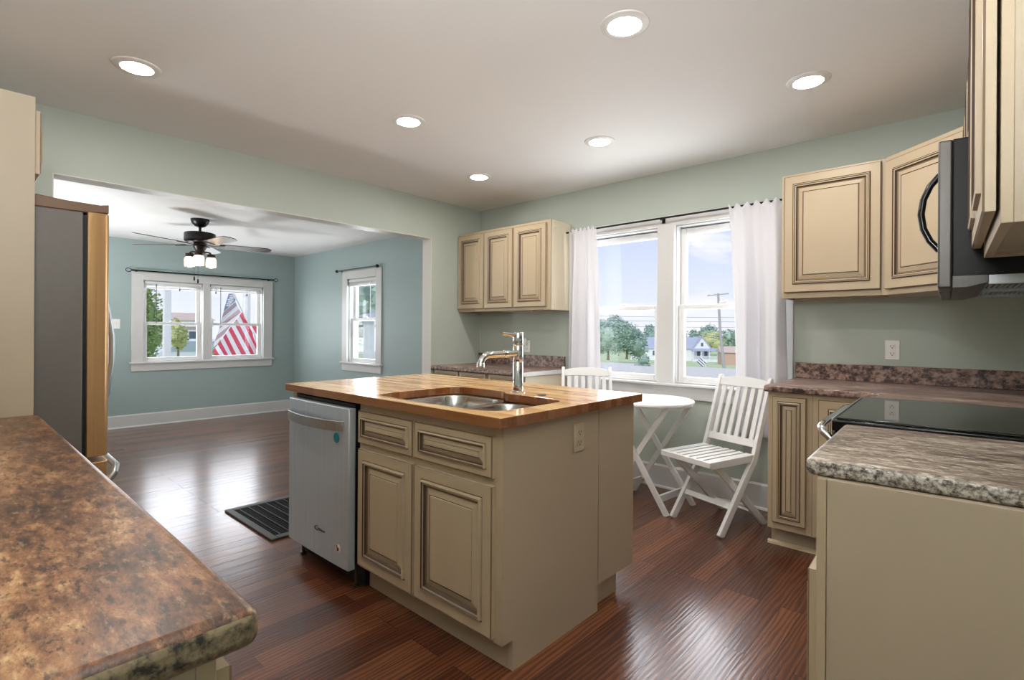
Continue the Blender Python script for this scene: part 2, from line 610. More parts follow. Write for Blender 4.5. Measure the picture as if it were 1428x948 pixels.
def make_glass():
    m = bpy.data.materials.new('window_glass')
    m.use_nodes = True
    t = m.node_tree
    t.nodes.clear()
    o = t.nodes.new('ShaderNodeOutputMaterial')
    tr = t.nodes.new('ShaderNodeBsdfTransparent')
    tr.inputs['Color'].default_value = (0.96, 0.97, 0.97, 1)
    gl = t.nodes.new('ShaderNodeBsdfGlossy')
    gl.inputs['Roughness'].default_value = 0.02
    mx = t.nodes.new('ShaderNodeMixShader')
    lw = t.nodes.new('ShaderNodeLayerWeight')
    lw.inputs['Blend'].default_value = 0.22
    fm = t.nodes.new('ShaderNodeMath')
    fm.operation = 'MULTIPLY_ADD'
    fm.inputs[1].default_value = 0.16
    fm.inputs[2].default_value = 0.01
    t.links.new(lw.outputs['Facing'], fm.inputs[0])
    t.links.new(fm.outputs[0], mx.inputs[0])
    t.links.new(tr.outputs[0], mx.inputs[1])
    t.links.new(gl.outputs[0], mx.inputs[2])
    t.links.new(mx.outputs[0], o.inputs['Surface'])
    M['window_glass'] = m
    # clear jar glass of the fan shades
    m = bpy.data.materials.new('jar_glass')
    m.use_nodes = True
    t = m.node_tree
    t.nodes.clear()
    o = t.nodes.new('ShaderNodeOutputMaterial')
    tr = t.nodes.new('ShaderNodeBsdfTransparent')
    tr.inputs['Color'].default_value = (0.9, 0.9, 0.88, 1)
    gl = t.nodes.new('ShaderNodeBsdfTranslucent')
    gl.inputs['Color'].default_value = (0.95, 0.95, 0.93, 1)
    gs = t.nodes.new('ShaderNodeBsdfGlossy')
    gs.inputs['Roughness'].default_value = 0.1
    m1 = t.nodes.new('ShaderNodeMixShader')
    m1.inputs[0].default_value = 0.16
    m2 = t.nodes.new('ShaderNodeMixShader')
    m2.inputs[0].default_value = 0.1
    t.links.new(tr.outputs[0], m1.inputs[1])
    t.links.new(gl.outputs[0], m1.inputs[2])
    t.links.new(m1.outputs[0], m2.inputs[1])
    t.links.new(gs.outputs[0], m2.inputs[2])
    t.links.new(m2.outputs[0], o.inputs['Surface'])
    M['jar_glass'] = m
    # sheer-ish white curtain cloth
    m = bpy.data.materials.new('curtain_cloth')
    m.use_nodes = True
    t = m.node_tree
    t.nodes.clear()
    o = t.nodes.new('ShaderNodeOutputMaterial')
    d = t.nodes.new('ShaderNodeBsdfDiffuse')
    d.inputs['Color'].default_value = rgba((232, 230, 233))
    l = t.nodes.new('ShaderNodeBsdfTranslucent')
    l.inputs['Color'].default_value = rgba((232, 232, 238))
    mx = t.nodes.new('ShaderNodeMixShader')
    mx.inputs[0].default_value = 0.16
    t.links.new(d.outputs[0], mx.inputs[1])
    t.links.new(l.outputs[0], mx.inputs[2])
    t.links.new(mx.outputs[0], o.inputs['Surface'])
    M['curtain_cloth'] = m


make_glass()


# ------------------------------------------------------------------ mesh building
class MB:
    def __init__(s):
        s.v, s.f, s.m = [], [], []

    def add(s, vs, fs, mat=0):
        n = len(s.v)
        s.v += [tuple(p) for p in vs]
        for k, f in enumerate(fs):
            s.f.append([n + i for i in f])
            s.m.append(mat[k] if isinstance(mat, list) else mat)
        return s

    def box(s, x0, x1, y0, y1, z0, z1, mat=0):
        vs = [(x0, y0, z0), (x1, y0, z0), (x1, y1, z0), (x0, y1, z0), (x0, y0, z1), (x1, y0, z1), (x1, y1, z1), (x0, y1, z1)]
        return s.add(vs, [(0, 3, 2, 1), (4, 5, 6, 7), (0, 1, 5, 4), (1, 2, 6, 5), (2, 3, 7, 6), (3, 0, 4, 7)], mat)

    def prism(s, poly, a, b, axis='z', mat=0):
        n = len(poly)
        f = {'z': lambda p, w: (p[0], p[1], w), 'x': lambda p, w: (w, p[0], p[1]), 'y': lambda p, w: (p[0], w, p[1])}[axis]
        vs = [f(p, a) for p in poly] + [f(p, b) for p in poly]
        fs = [tuple(range(n))[::-1], tuple(range(n, 2 * n))] + [(i, (i + 1) % n, n + (i + 1) % n, n + i) for i in range(n)]
        return s.add(vs, fs, mat)

    def loft(s, loops, mats=0, cap0=True, cap1=True, closed=True):
        n = len(loops[0])
        vs = [p for l in loops for p in l]
        fs, ms = [], []
        for k in range(len(loops) - 1):
            for i in range(n if closed else n - 1):
                j = (i + 1) % n
                fs.append((k * n + i, k * n + j, (k + 1) * n + j, (k + 1) * n + i))
                ms.append(mats[k] if isinstance(mats, list) else mats)
        if cap0:
            fs.append(tuple(range(n))[::-1])
            ms.append(mats[0] if isinstance(mats, list) else mats)
        if cap1:
            o = (len(loops) - 1) * n
            fs.append(tuple(range(o, o + n)))
            ms.append(mats[-1] if isinstance(mats, list) else mats)
        return s.add(vs, fs, ms)

    def tube(s, path, r, seg=10, mat=0, cap=True, flat=1.0):
        P = [Vector(p) for p in path]
        n = len(P)
        R = r if isinstance(r, (list, tuple)) else [r] * n
        T = []
        for i in range(n):
            d = P[min(i + 1, n - 1)] - P[max(i - 1, 0)]
            T.append(d.normalized())
        up = Vector((0, 0, 1)) if abs(T[0].z) < 0.9 else Vector((1, 0, 0))
        a = T[0].cross(up).normalized()
        loops = []
        for i in range(n):
            a = (a - T[i] * a.dot(T[i])).normalized()
            b = T[i].cross(a)
            loops.append([tuple(P[i] + (a * math.cos(2 * PI * k / seg) + b * math.sin(2 * PI * k / seg) * flat) * R[i]) for k in range(seg)])
        return s.loft(loops, mat, cap, cap)

    def bar(s, p0, p1, w, t, side, mat=0):
        """rectangular bar p0->p1; w measured along 'side', t across it."""
        p0, p1 = Vector(p0), Vector(p1)
        d = (p1 - p0).normalized()
        a = Vector(side)
        a = (a - d * a.dot(d)).normalized()
        b = d.cross(a)
        lp = lambda p: [tuple(p + a * (w / 2) * i + b * (t / 2) * j) for i, j in ((-1, -1), (1, -1), (1, 1), (-1, 1))]
        return s.loft([lp(p0), lp(p1)], mat)

    def lathe(s, prof, c=(0, 0, 0), seg=32, mat=0, cap0=False, cap1=False):
        loops = [[(c[0] + r * math.cos(2 * PI * k / seg), c[1] + r * math.sin(2 * PI * k / seg), c[2] + z) for k in range(seg)] for r, z in prof]
        return s.loft(loops, mat, cap0, cap1)

    def xform(s, mtx):
        s.v = [tuple(mtx @ Vector(p)) for p in s.v]
        return s

    def build(s, name, mats, parent=None, loc=(0, 0, 0), rz=0.0, bevel=0.0, seg=2, smooth=False, kind=None, label=None):
        me = bpy.data.meshes.new(name)
        me.from_pydata(s.v, [], s.f)
        mats = mats if isinstance(mats, (list, tuple)) else [mats]
        for m in mats:
            me.materials.append(M[m])
        for p, k in zip(me.polygons, s.m):
            p.material_index = k
        bm = bmesh.new()
        bm.from_mesh(me)
        bmesh.ops.recalc_face_normals(bm, faces=bm.faces)
        bm.to_mesh(me)
        bm.free()
        o = bpy.data.objects.new(name, me)
        COL.objects.link(o)
        o.location = loc
        o.rotation_euler = (0, 0, rz)
        if parent:
            o.parent = parent
        if bevel:
            bv = o.modifiers.new('bevel', 'BEVEL')
            bv.width = bevel
            bv.segments = seg
            bv.limit_method = 'ANGLE'
            bv.angle_limit = math.radians(40)
        if smooth or bevel:
            me.polygons.foreach_set('use_smooth', [True] * len(me.polygons))
            try:
                bpy.context.view_layer.objects.active = o
                me.set_sharp_from_angle(angle=math.radians(38))
            except Exception:
                pass
        if kind:
            o['kind'] = kind
        if label:
            o['label'] = label
        return o


def tag(o, label, cat, group=None, kind=None):
    o['label'] = label
    o['category'] = cat
    if group:
        o['group'] = group
    if kind:
        o['kind'] = kind
    return o


def thing(name, label, cat, loc=(0, 0, 0), rz=0.0, group=None, kind=None):
    o = bpy.data.objects.new(name, None)
    o.empty_display_size = 0.1
    COL.objects.link(o)
    o.location = loc
    o.rotation_euler = (0, 0, rz)
    return tag(o, label, cat, group, kind)


def copy_tree(o, parent=None):
    c = o.copy()
    COL.objects.link(c)
    if parent:
        c.parent = parent
    for ch in list(o.children):
        copy_tree(ch, c)
    return c


def struct(o, label, cat):
    return tag(o, label, cat, kind='structure')


# frame of the range wall: the cupboard run stands about two degrees out of square with the window wall
PHI = math.radians(2.35)
RO = Vector((-0.313, 1.337))


def RW(x, y, z=0.0):
    c, s_ = math.cos(PHI), math.sin(PHI)
    return (RO.x + x * c - y * s_, RO.y + x * s_ + y * c, z)


R_RZ = PHI - PI / 2      # cabinets facing the room from the range wall

# ------------------------------------------------------------------ the room
CEIL, LCEIL = 2.455, 2.305
WY, LX, FX, LWY = 3.80, -3.91, -7.75, 3.62
SY, LLY = -0.42, -0.6
TH = 0.14

fl = MB().box(FX - 0.1, 0.75, LLY - 0.1, WY + 0.1, -0.05, 0.0).build('floor', 'oak_floor')
struct(fl, 'dark red-brown oak strip floor running through both rooms', 'floor')

ce = MB().box(LX - 0.0, 0.75, SY - 0.1, WY + 0.1, CEIL, CEIL + 0.08)
ce.box(FX - 0.1, LX - 0.131, LLY - 0.1, WY + 0.1, LCEIL, LCEIL + 0.08)
struct(ce.build('ceiling', 'ceiling_paint'), 'smooth white ceiling over kitchen and living room', 'ceiling')


def wall_y(name, y0, y1, x0, x1, z1, holes, mat, label):
    b = MB()
    xs = x0
    for (h0, h1, hz0, hz1) in sorted(holes):
        if h0 > xs:
            b.box(xs, h0, y0, y1, 0, z1)
        if hz0 > 0:
            b.box(h0, h1, y0, y1, 0, hz0)
        b.box(h0, h1, y0, y1, hz1, z1)
        xs = h1
    b.box(xs, x1, y0, y1, 0, z1)
    return struct(b.build(name, mat), label, 'wall')


def wall_x(name, x0, x1, y0, y1, z1, holes, mat, label):
    b = MB()
    ys = y0
    for (h0, h1, hz0, hz1) in sorted(holes):
        if h0 > ys:
            b.box(x0, x1, ys, h0, 0, z1)
        if hz0 > 0:
            b.box(x0, x1, h0, h1, 0, hz0)
        b.box(x0, x1, h0, h1, hz1, z1)
        ys = h1
    b.box(x0, x1, ys, y1, 0, z1)
    return struct(b.build(name, mat), label, 'wall')


KW = dict(l0=-2.607, l1=-1.902, r0=-1.772, r1=-1.067, z0=0.815, z1=2.03)
wall_y('wall_back', WY, WY + TH, LX - 0.13, 0.6, CEIL, [(KW['l0'], KW['r1'], KW['z0'], KW['z1'])], 'sage_paint', 'sage green kitchen wall with the double window')
# wall between kitchen and living room, with the wide opening
lw = wall_x('wall_left', LX - 0.13, LX, SY - 0.1, WY, CEIL, [(0.429, 3.154, 0, 2.085)], 'sage_paint', 'sage green wall with the wide cased opening to the living room')
# white painted lining of the opening
jl = MB().box(LX - 0.131, LX + 0.001, 3.150, 3.155, 0, 2.085)
jl.box(LX - 0.131, LX + 0.001, 0.428, 0.433, 0, 2.085)
jl.box(LX - 0.131, LX + 0.001, 0.428, 3.155, 2.081, 2.086)
struct(jl.build('trim_1', 'jamb_paint'), 'off-white lining of the wide opening between the rooms', 'trim')
FWY0, FWY1, FWZ0, FWZ1 = 1.70, 3.16, 0.795, 1.815
wall_x('wall_living_far', FX - TH, FX, LLY - 0.1, LWY + TH, LCEIL, [(FWY0, FWY1, FWZ0, FWZ1)], 'daylit_paint', 'daylight-tinted far wall of the living room with the flag window')
SWX0, SWX1, SWZ0, SWZ1 = -6.215, -5.535, 0.79, 1.875
wall_y('wall_living_right', LWY, LWY + TH, FX, LX - 0.13, LCEIL, [(SWX0, SWX1, SWZ0, SWZ1)], 'daylit_paint', 'daylight-tinted right wall of the living room with the narrow window')
wall_y('wall_living_left', LLY - 0.1, LLY, FX, LX - 0.13, LCEIL, [], 'daylit_paint', 'daylight-tinted left wall of the living room behind the fridge')
wall_y('wall_front', SY - 0.1, SY, LX, 0.75, CEIL, [], 'sage_paint', 'sage green wall behind the left counter')
rwb = MB().box(0.648, 0.748, -2.0, 2.55, 0, CEIL)
struct(rwb.build('wall_right', 'sage_paint', loc=(RO.x, RO.y, 0), rz=PHI), 'sage green wall behind the range and right-hand cabinets', 'wall')


def board(b, p, q, h, n, t=0.016):
    """baseboard from p to q, n = inward normal."""
    (x0, y0), (x1, y1) = p, q
    prof = [(0, 0), (t, 0), (t, h - 0.012), (t * 0.55, h - 0.004), (t * 0.5, h), (0, h)]
    sh = [(t, 0), (t + 0.014, 0), (t + 0.011, 0.010), (t, 0.016)]
    for pr in (prof, sh):
        b.loft([[(x0 + n[0] * u, y0 + n[1] * u, z) for u, z in pr], [(x1 + n[0] * u, y1 + n[1] * u, z) for u, z in pr]])


b = MB()
board(b, (FX, LLY), (FX, LWY), 0.155, (1, 0))
struct(b.build('baseboard_far', 'white_trim'), 'white baseboard along the far living room wall', 'baseboard')
b = MB()
board(b, (FX + 0.016, LWY), (LX - 0.14, LWY), 0.155, (0, -1))
struct(b.build('baseboard_living_right', 'white_trim'), 'white baseboard under the narrow living room window', 'baseboard')
b = MB()
board(b, (-2.73, WY), (-0.93, WY), 0.175, (0, -1))
struct(b.build('baseboard_back', 'white_trim'), 'white baseboard under the kitchen double window', 'baseboard')
b = MB()
board(b, (LX, SY), (LX, 0.42), 0.155, (1, 0))
struct(b.build('baseboard_left', 'white_trim'), 'white baseboard beside the fridge', 'baseboard')


# ------------------------------------------------------------------ windows (built in a local frame: x along the wall, -y into the room)
def rect_frame(b, x0, x1, z0, z1, y0, y1, w, wb=None, wt=None):
    wb = w if wb is None else wb
    wt = w if wt is None else wt
    b.box(x0, x0 + w, y0, y1, z0, z1)
    b.box(x1 - w, x1, y0, y1, z0, z1)
    b.box(x0 + w, x1 - w, y0, y1, z0, z0 + wb)
    b.box(x0 + w, x1 - w, y0, y1, z1 - wt, z1)


def sash_pair(root, x0, x1, z0, z1, rail, blind=False):
    """upper sash outside, lower sash inside, with panes and a sash lock; x0..z1 = inside of the jamb."""
    for nm, a0, a1, ya, yb in (('upper_sash', rail - 0.018, z1 - 0.02, 0.085, 0.118), ('lower_sash', z0, rail + 0.018, 0.048, 0.082)):
        b = MB()
        rect_frame(b, x0 + 0.012, x1 - 0.012, a0, a1, ya, yb, 0.046, 0.05 if nm == 'lower_sash' else 0.036, 0.036 if nm == 'lower_sash' else 0.05)
        sa = b.build(nm, 'vinyl', root, bevel=0.004)
        p = MB().box(x0 + 0.05, x1 - 0.05, (ya + yb) / 2 - 0.002, (ya + yb) / 2 + 0.002, a0 + 0.03, a1 - 0.03)
        p.build('pane', 'window_glass', sa)
        if nm == 'lower_sash':
            xm = (x0 + x1) / 2
            k = MB().box(xm - 0.03, xm + 0.03, 0.05, 0.08, a1, a1 + 0.008)
            k.tube([(xm - 0.028, 0.062, a1 + 0.012), (xm + 0.03, 0.056, a1 + 0.016)], 0.006, 8)
            k.build('sash_lock', 'vinyl', sa, bevel=0.002)
    b = MB()                                                     # parting stops and outer storm frame
    rect_frame(b, x0, x1, z0 - 0.002, z1, 0.02, 0.14, 0.012)
    rect_frame(b, x0 + 0.012, x1 - 0.012, z0, z1 - 0.012, 0.118, 0.138, 0.022, 0.03, 0.05)
    b.build('jamb', 'vinyl', root, bevel=0.002)


# window_1: kitchen double window
w1 = thing('window_1', 'white double-hung double window in the kitchen back wall', 'window', (0, WY, 0), kind='structure')
k = KW
c = MB()
TX0, TX1 = -2.737, -0.937
c.box(TX0, k['l0'] + 0.004, -0.02, 0.0, k['z0'] - 0.02, k['z1'] + 0.075)
c.box(k['r1'] - 0.004, TX1, -0.02, 0.0, k['z0'] - 0.02, k['z1'] + 0.075)
c.box(k['l0'] + 0.004, k['r1'] - 0.004, -0.02, 0.0, k['z1'] - 0.004, k['z1'] + 0.075)
c.build('casing', 'white_trim', w1, bevel=0.003)
MB().box(k['l1'] - 0.004, k['r0'] + 0.004, -0.02, 0.14, k['z0'] - 0.01, k['z1']).build('mullion', 'white_trim', w1, bevel=0.003)
MB().box(TX0 - 0.02, TX1 + 0.005, -0.045, 0.10, k['z0'] - 0.022, k['z0']).build('window_sill', 'white_trim', w1, bevel=0.006)
MB().box(TX0, TX1, -0.02, 0.0, k['z0'] - 0.115, k['z0'] - 0.022).build('apron', 'white_trim', w1, bevel=0.003)
sash_pair(w1, k['l0'], k['l1'], k['z0'], k['z1'], 1.40)
sash_pair(w1, k['r0'], k['r1'], k['z0'], k['z1'], 1.40)

# window_2: living room double window (flag), in the far wall; local x -> world +y, local -y -> world +x
w2 = thing('window_2', 'white double-hung double window in the far living room wall', 'window', (FX, 0, 0), PI / 2, kind='structure')
c = MB()
T0, T1 = 1.583, 3.283
c.box(T0, FWY0 + 0.004, -0.02, 0.0, FWZ0 - 0.02, FWZ1 + 0.093)
c.box(FWY1 - 0.004, T1, -0.02, 0.0, FWZ0 - 0.02, FWZ1 + 0.093)
c.box(FWY0 + 0.004, FWY1 - 0.004, -0.02, 0.0, FWZ1 - 0.004, FWZ1 + 0.093)
c.build('casing', 'white_trim', w2, bevel=0.003)
MB().box(2.372, 2.452, -0.02, 0.14, FWZ0 - 0.01, FWZ1).build('mullion', 'white_trim', w2, bevel=0.003)
MB().box(T0 - 0.02, T1 + 0.02, -0.05, 0.10, FWZ0 - 0.024, FWZ0).build('window_sill', 'white_trim', w2, bevel=0.006)
MB().box(T0, T1, -0.02, 0.0, FWZ0 - 0.115, FWZ0 - 0.024).build('apron', 'white_trim', w2, bevel=0.003)
sash_pair(w2, FWY0, 2.376, FWZ0, FWZ1, 1.275)
sash_pair(w2, 2.448, FWY1, FWZ0, FWZ1, 1.275)

# window_3: narrow living room window
w3 = thing('window_3', 'white narrow double-hung window in the right living room wall', 'window', (0, LWY, 0), kind='structure')
c = MB()
T0, T1 = -6.33, -5.42
c.box(T0, SWX0 + 0.004, -0.02, 0.0, SWZ0 - 0.02, SWZ1 + 0.10)
c.box(SWX1 - 0.004, T1, -0.02, 0.0, SWZ0 - 0.02, SWZ1 + 0.10)
c.box(SWX0 + 0.004, SWX1 - 0.004, -0.02, 0.0, SWZ1 - 0.004, SWZ1 + 0.10)
c.build('casing', 'white_trim', w3, bevel=0.003)
MB().box(T0 - 0.02, T1 + 0.02, -0.05, 0.10, SWZ0 - 0.024, SWZ0).build('window_sill', 'white_trim', w3, bevel=0.006)
MB().box(T0, T1, -0.02, 0.0, SWZ0 - 0.115, SWZ0 - 0.024).build('apron', 'white_trim', w3, bevel=0.003)
sash_pair(w3, SWX0, SWX1, SWZ0, SWZ1, 1.345)


def blind(label, x0, x1, ztop, loc, rz, wand_side, tassels):
    r = thing('window_blind', label, 'blind', loc, rz, 'raised blinds in the living room')
    MB().box(x0 + 0.005, x1 - 0.005, 0.0, 0.04, ztop - 0.03, ztop).build('headrail', 'vinyl', r, bevel=0.003)
    s_ = MB()
    for i in range(9):
        z = ztop - 0.034 - i * 0.0042
        s_.box(x0 + 0.008, x1 - 0.008, 0.006, 0.034, z - 0.0022, z)
    s_.build('slats', 'vinyl', r)
    MB().box(x0 + 0.008, x1 - 0.008, 0.004, 0.036, ztop - 0.088, ztop - 0.073).build('bottom_rail', 'vinyl', r, bevel=0.003)
    xw = x0 + 0.13 if wand_side < 0 else x1 - 0.13
    MB().tube([(xw, -0.004, ztop - 0.03), (xw, -0.006, ztop - 0.52)], 0.004, 6).build('wand', 'rod_iron' if wand_side < 0 else 'outlet_white', r)
    for tx, tz in tassels:
        MB().lathe([(0.002, 0.03), (0.007, 0.02), (0.009, 0.0), (0.002, -0.004)], (tx, -0.004, tz), 10).tube([(tx, -0.004, tz + 0.03), (tx, -0.004, ztop - 0.03)], 0.0012, 5).build('cord_tassel', 'outlet_dark', r)
    return r


blind('white blind drawn up at the top of the left flag-window sash', FWY0 + 0.012, 2.364, FWZ1 - 0.012, (FX, 0, 0), PI / 2, -1, [(2.1, 1.70)])
blind('white blind drawn up above the flag seen through the window', 2.46, FWY1 - 0.012, FWZ1 - 0.012, (FX, 0, 0), PI / 2, -1, [(2.53, 1.69), (2.93, 1.68)])
blind('white blind drawn up in the narrow living room window', SWX0 + 0.012, SWX1 - 0.012, SWZ1 - 0.012, (0, LWY, 0), 0, 1, [])


def ring_finial(b, p, axis, r=0.02):
    p = Vector(p)
    a = Vector(axis)
    pts = [p + a * (r + r * math.cos(t)) + Vector((0, 0, r * 0.8 * math.sin(t))) for t in [PI + 2 * PI * i / 14 for i in range(15)]]
    b.tube(pts, 0.004, 6)


# curtain rods
r = thing('curtain_rod', 'thin dark curtain rod above the kitchen double window', 'curtain rod', (-1.85, 3.725, 2.078))
MB().tube([(-0.93, 0, -0.002), (0.90, 0, 0.004)], 0.0075, 10).build('rod', 'rod_iron', r, smooth=True)
MB().lathe([(0.0, 0.0), (0.012, 0.004), (0.017, 0.014), (0.012, 0.026), (0.008, 0.03)], (0, 0, 0), 14).xform(Matrix.Translation((-0.952, 0, -0.002)) @ Matrix.Rotation(PI / 2, 4, 'Y')).build('finial', 'bronze_fan', r, smooth=True)
MB().box(-0.012, 0.012, 0.045, 0.055, -0.03, 0.012).tube([(0, 0.05, 0.0), (0, 0.02, -0.004), (0, 0.0, -0.012)], 0.005, 8).tube([(0, 0.0, -0.012), (0, -0.014, -0.006), (0, -0.014, 0.004)], 0.004, 8).build('bracket', 'rod_iron', r)
r = thing('curtain_rod', 'thin dark rod with looped ends above the flag window', 'curtain rod', (FX + 0.055, 2.43, 1.925))
MB().tube([(0, -0.86, -0.004), (0, 0.86, 0.004)], 0.0085, 8).build('rod', 'rod_iron', r, smooth=True)
for s_ in (-1, 1):
    b = MB()
    ring_finial(b, (0, 0.86 * s_, 0.004 * s_), (0, s_, 0), 0.028)
    b.build('finial', 'rod_iron', r)
    MB().tube([(0, 0.8 * s_, 0), (-0.03, 0.8 * s_, 0), (-0.053, 0.8 * s_, -0.012)], 0.006, 8).box(-0.055, -0.049, 0.8 * s_ - 0.01, 0.8 * s_ + 0.01, -0.05, 0.0).build('bracket', 'rod_iron', r)
r = thing('curtain_rod', 'short dark rod with knob ends above the narrow window', 'curtain rod', (-5.96, LWY - 0.055, 1.985))
MB().tube([(-0.44, 0, 0), (0.50, 0, 0.0)], 0.0085, 8).build('rod', 'rod_iron', r, smooth=True)
for s_, xx in ((-1, -0.44), (1, 0.50)):
    MB().lathe([(0.0, -0.03), (0.014, -0.024), (0.022, -0.006), (0.018, 0.012), (0.009, 0.018)], (0, 0, 0), 12).xform(Matrix.Translation((xx, 0, 0)) @ Matrix.Rotation(-s_ * PI / 2, 4, 'Y')).build('finial', 'rod_iron', r, smooth=True)
    xb = xx - s_ * 0.05
    MB().tube([(xb, 0, 0), (xb, 0.03, 0), (xb, 0.053, -0.012)], 0.006, 8).box(xb - 0.012, xb + 0.012, 0.049, 0.055, -0.05, 0.0).build('bracket', 'rod_iron', r)


# curtains
def curtain(label, x0, x1, xb0, xb1, ztop, zbot, folds, seed):
    rr = random.Random(seed)
    b = MB()
    NX, NZ = 96, 46
    ph = [rr.uniform(0, 6.28) for _ in range(4)]
    vs = []
    for j in range(NZ + 1):
        t = j / NZ
        z = ztop + (zbot - ztop) * t
        for i in range(NX + 1):
            s_ = i / NX
            xa = x0 + (x1 - x0) * s_
            xb_ = xb0 + (xb1 - xb0) * s_
            e_ = t ** 0.7
            x = xa * (1 - e_) + xb_ * e_
            amp = 0.004 + 0.040 * min(1, t * 2.2)
            a_ = 2 * PI * folds * s_ + ph[0] + 0.5 * math.sin(3 * t + ph[1])
            y = amp * (0.9 * math.sin(a_) + 0.32 * math.sin(2 * a_ + ph[2] + 0.6 * t) + 0.03 * math.sin(5 * a_ + ph[3]))
            if t < 0.06:
                y += 0.003 * math.sin(2 * PI * folds * 5 * s_ + ph[3])
                z += 0.006 * math.sin(2 * PI * folds * 3.3 * s_ + ph[3]) * (1 - t / 0.06)
            vs.append((x, y, z))
    fs = [(j * (NX + 1) + i, j * (NX + 1) + i + 1, (j + 1) * (NX + 1) + i + 1, (j + 1) * (NX + 1) + i) for j in range(NZ) for i in range(NX)]
    b.add(vs, fs)
    o = b.build('curtain', 'curtain_cloth', loc=(0, 3.704, 0), smooth=True)
    md = o.modifiers.new('cloth', 'SOLIDIFY')
    md.thickness = 0.0012
    tag(o, label, 'curtain', 'white curtains at the kitchen window')
    return o


curtain('white gathered curtain hanging beside the three-door wall cabinet', -2.70, -2.425, -2.715, -2.375, 2.10, 0.50, 2, 3)
curtain('white curtain hanging left of the right-hand wall cabinet', -1.335, -0.985, -1.262, -0.955, 2.10, 0.50, 1.7, 11)

# ------------------------------------------------------------------ cabinet kit (local frame: x width, front faces -y, z up)
CAB = ['cream', 'glaze', 'glaze_soft', 'cream_side']


def door_mb(w, h, stile=0.05, mold=1.0, t=0.02):
    m_ = mold
    s_ = stile
    rings = [(0.0, 0.0, 0), (0.0, -t + 0.004, 2), (0.004, -t, 0), (s_, -t, 1), (s_ + 0.004 * m_, -t + 0.003, 0), (s_ + 0.006 * m_, -t - 0.008, 0),
             (s_ + 0.011 * m_, -t - 0.010, 1), (s_ + 0.0145 * m_, -t - 0.005, 0), (s_ + 0.020 * m_, -t - 0.004, 1), (s_ + 0.025 * m_, -t + 0.006, 2),
             (s_ + 0.032 * m_, -t + 0.008, 0), (s_ + 0.054 * m_, -t + 0.001, 1), (s_ + 0.0575 * m_, -t + 0.003, 0), (s_ + 0.060 * m_, -t - 0.001, 0)]
    loops = [[(i, y, i), (w - i, y, i), (w - i, y, h - i), (i, y, h - i)] for i, y, _ in rings]
    b = MB()
    b.loft(loops, [r_[2] for r_ in rings[:-1]], True, True)
    # the cap of the raised field
    b.m[-1] = 0
    return b


def door(root, x0, x1, z0, z1, y=0.0, name='door', stile=0.05, mold=1.0):
    o = door_mb(x1 - x0, z1 - z0, stile, mold).build(name, CAB, root, loc=(x0, y, z0))
    return o


def base_cabinet(label, loc, rz, w, d, fronts, h=0.876, toe=True, group=None, rails=(), shoe=True, cat='cabinet', stiles=None, name='base_cabinet', toe_d=0.055):
    """fronts: (kind, x0, x1, z0, z1); local origin = front left foot of the face frame; depth runs to +y."""
    r = thing(name, label, cat, loc, rz, group)
    b = MB()
    tz = 0.111 if toe else 0.0
    prof = [(0.0192, tz), (toe_d, tz), (toe_d, 0), (d, 0), (d, h), (0.0192, h)] if toe else [(0.0192, 0), (d, 0), (d, h), (0.0192, h)]
    b.prism(prof, 0, 0.018, 'x', 3)
    b.prism(prof, w - 0.018, w, 'x', 3)
    b.box(0.018, w - 0.018, d - 0.012, d, 0.0, h, 3)
    b.box(0.018, w - 0.018, 0.02, d - 0.012, tz, tz + 0.018, 3)
    b.build('carcass', CAB, r, bevel=0.001)
    f = MB()
    st = stiles or (0.04, 0.04)
    f.box(0, st[0], -0.001, 0.019, tz, h)
    f.box(w - st[1], w, -0.001, 0.019, tz, h)
    f.box(st[0], w - st[1], -0.001, 0.019, tz, tz + 0.04)
    f.box(st[0], w - st[1], -0.001, 0.019, h - 0.04, h)
    for z0, z1 in rails:
        f.box(st[0], w - st[1], -0.001, 0.019, z0, z1)
    f.build('face_frame', CAB, r, bevel=0.0012)
    if toe:
        k_ = MB().box(0.018, w - 0.018, toe_d, toe_d + 0.016, 0, tz, 3)
        k_.build('toe_kick', CAB, r)
    for kind, x0, x1, z0, z1 in fronts:
        if kind == 'drawer':
            door(r, x0, x1, z0, z1, -0.001, 'drawer_front', 0.028, 0.62)
        else:
            door(r, x0, x1, z0, z1, -0.001, 'door', 0.045 if x1 - x0 > 0.2 else 0.026, 1.0 if x1 - x0 > 0.2 else 0.82)
    return r


def wall_cabinet(label, loc, rz, w, d, h, doors, group=None, name='wall_cabinet', stiles=(0.03, 0.03), side=3, gap=0.0):
    r = thing(name, label, 'cabinet', loc, rz, group)
    b = MB()
    b.box(0, 0.016, 0.0, d, 0, h, side)
    b.box(w - 0.016, w, 0.0, d, 0, h, side)
    b.box(0.016, w - 0.016, 0.0, d, h - 0.016, h, side)
    b.box(0.016, w - 0.016, 0.0, d, 0.012, 0.028, 3)
    b.box(0.016, w - 0.016, d - 0.008, d, 0.0, h, side)
    b.box(0.016, w - 0.016, d - 0.06, d - 0.008, 0.0, 0.012, 3)
    b.build('carcass', CAB + ['cream_window_lit'], r, bevel=0.001)
    f = MB()
    rect_frame(f, 0, w, 0, h, -0.019, 0.0, stiles[0])
    f.build('face_frame', CAB, r, bevel=0.0012)
    for x0, x1, z0, z1 in doors:
        door(r, x0, x1, z0, z1, -0.019 - gap, 'door', 0.047 if x1 - x0 > 0.3 else 0.042)
    return r


# ------------------------------------------------------------------ island
IX1 = -1.24
IY = 1.319
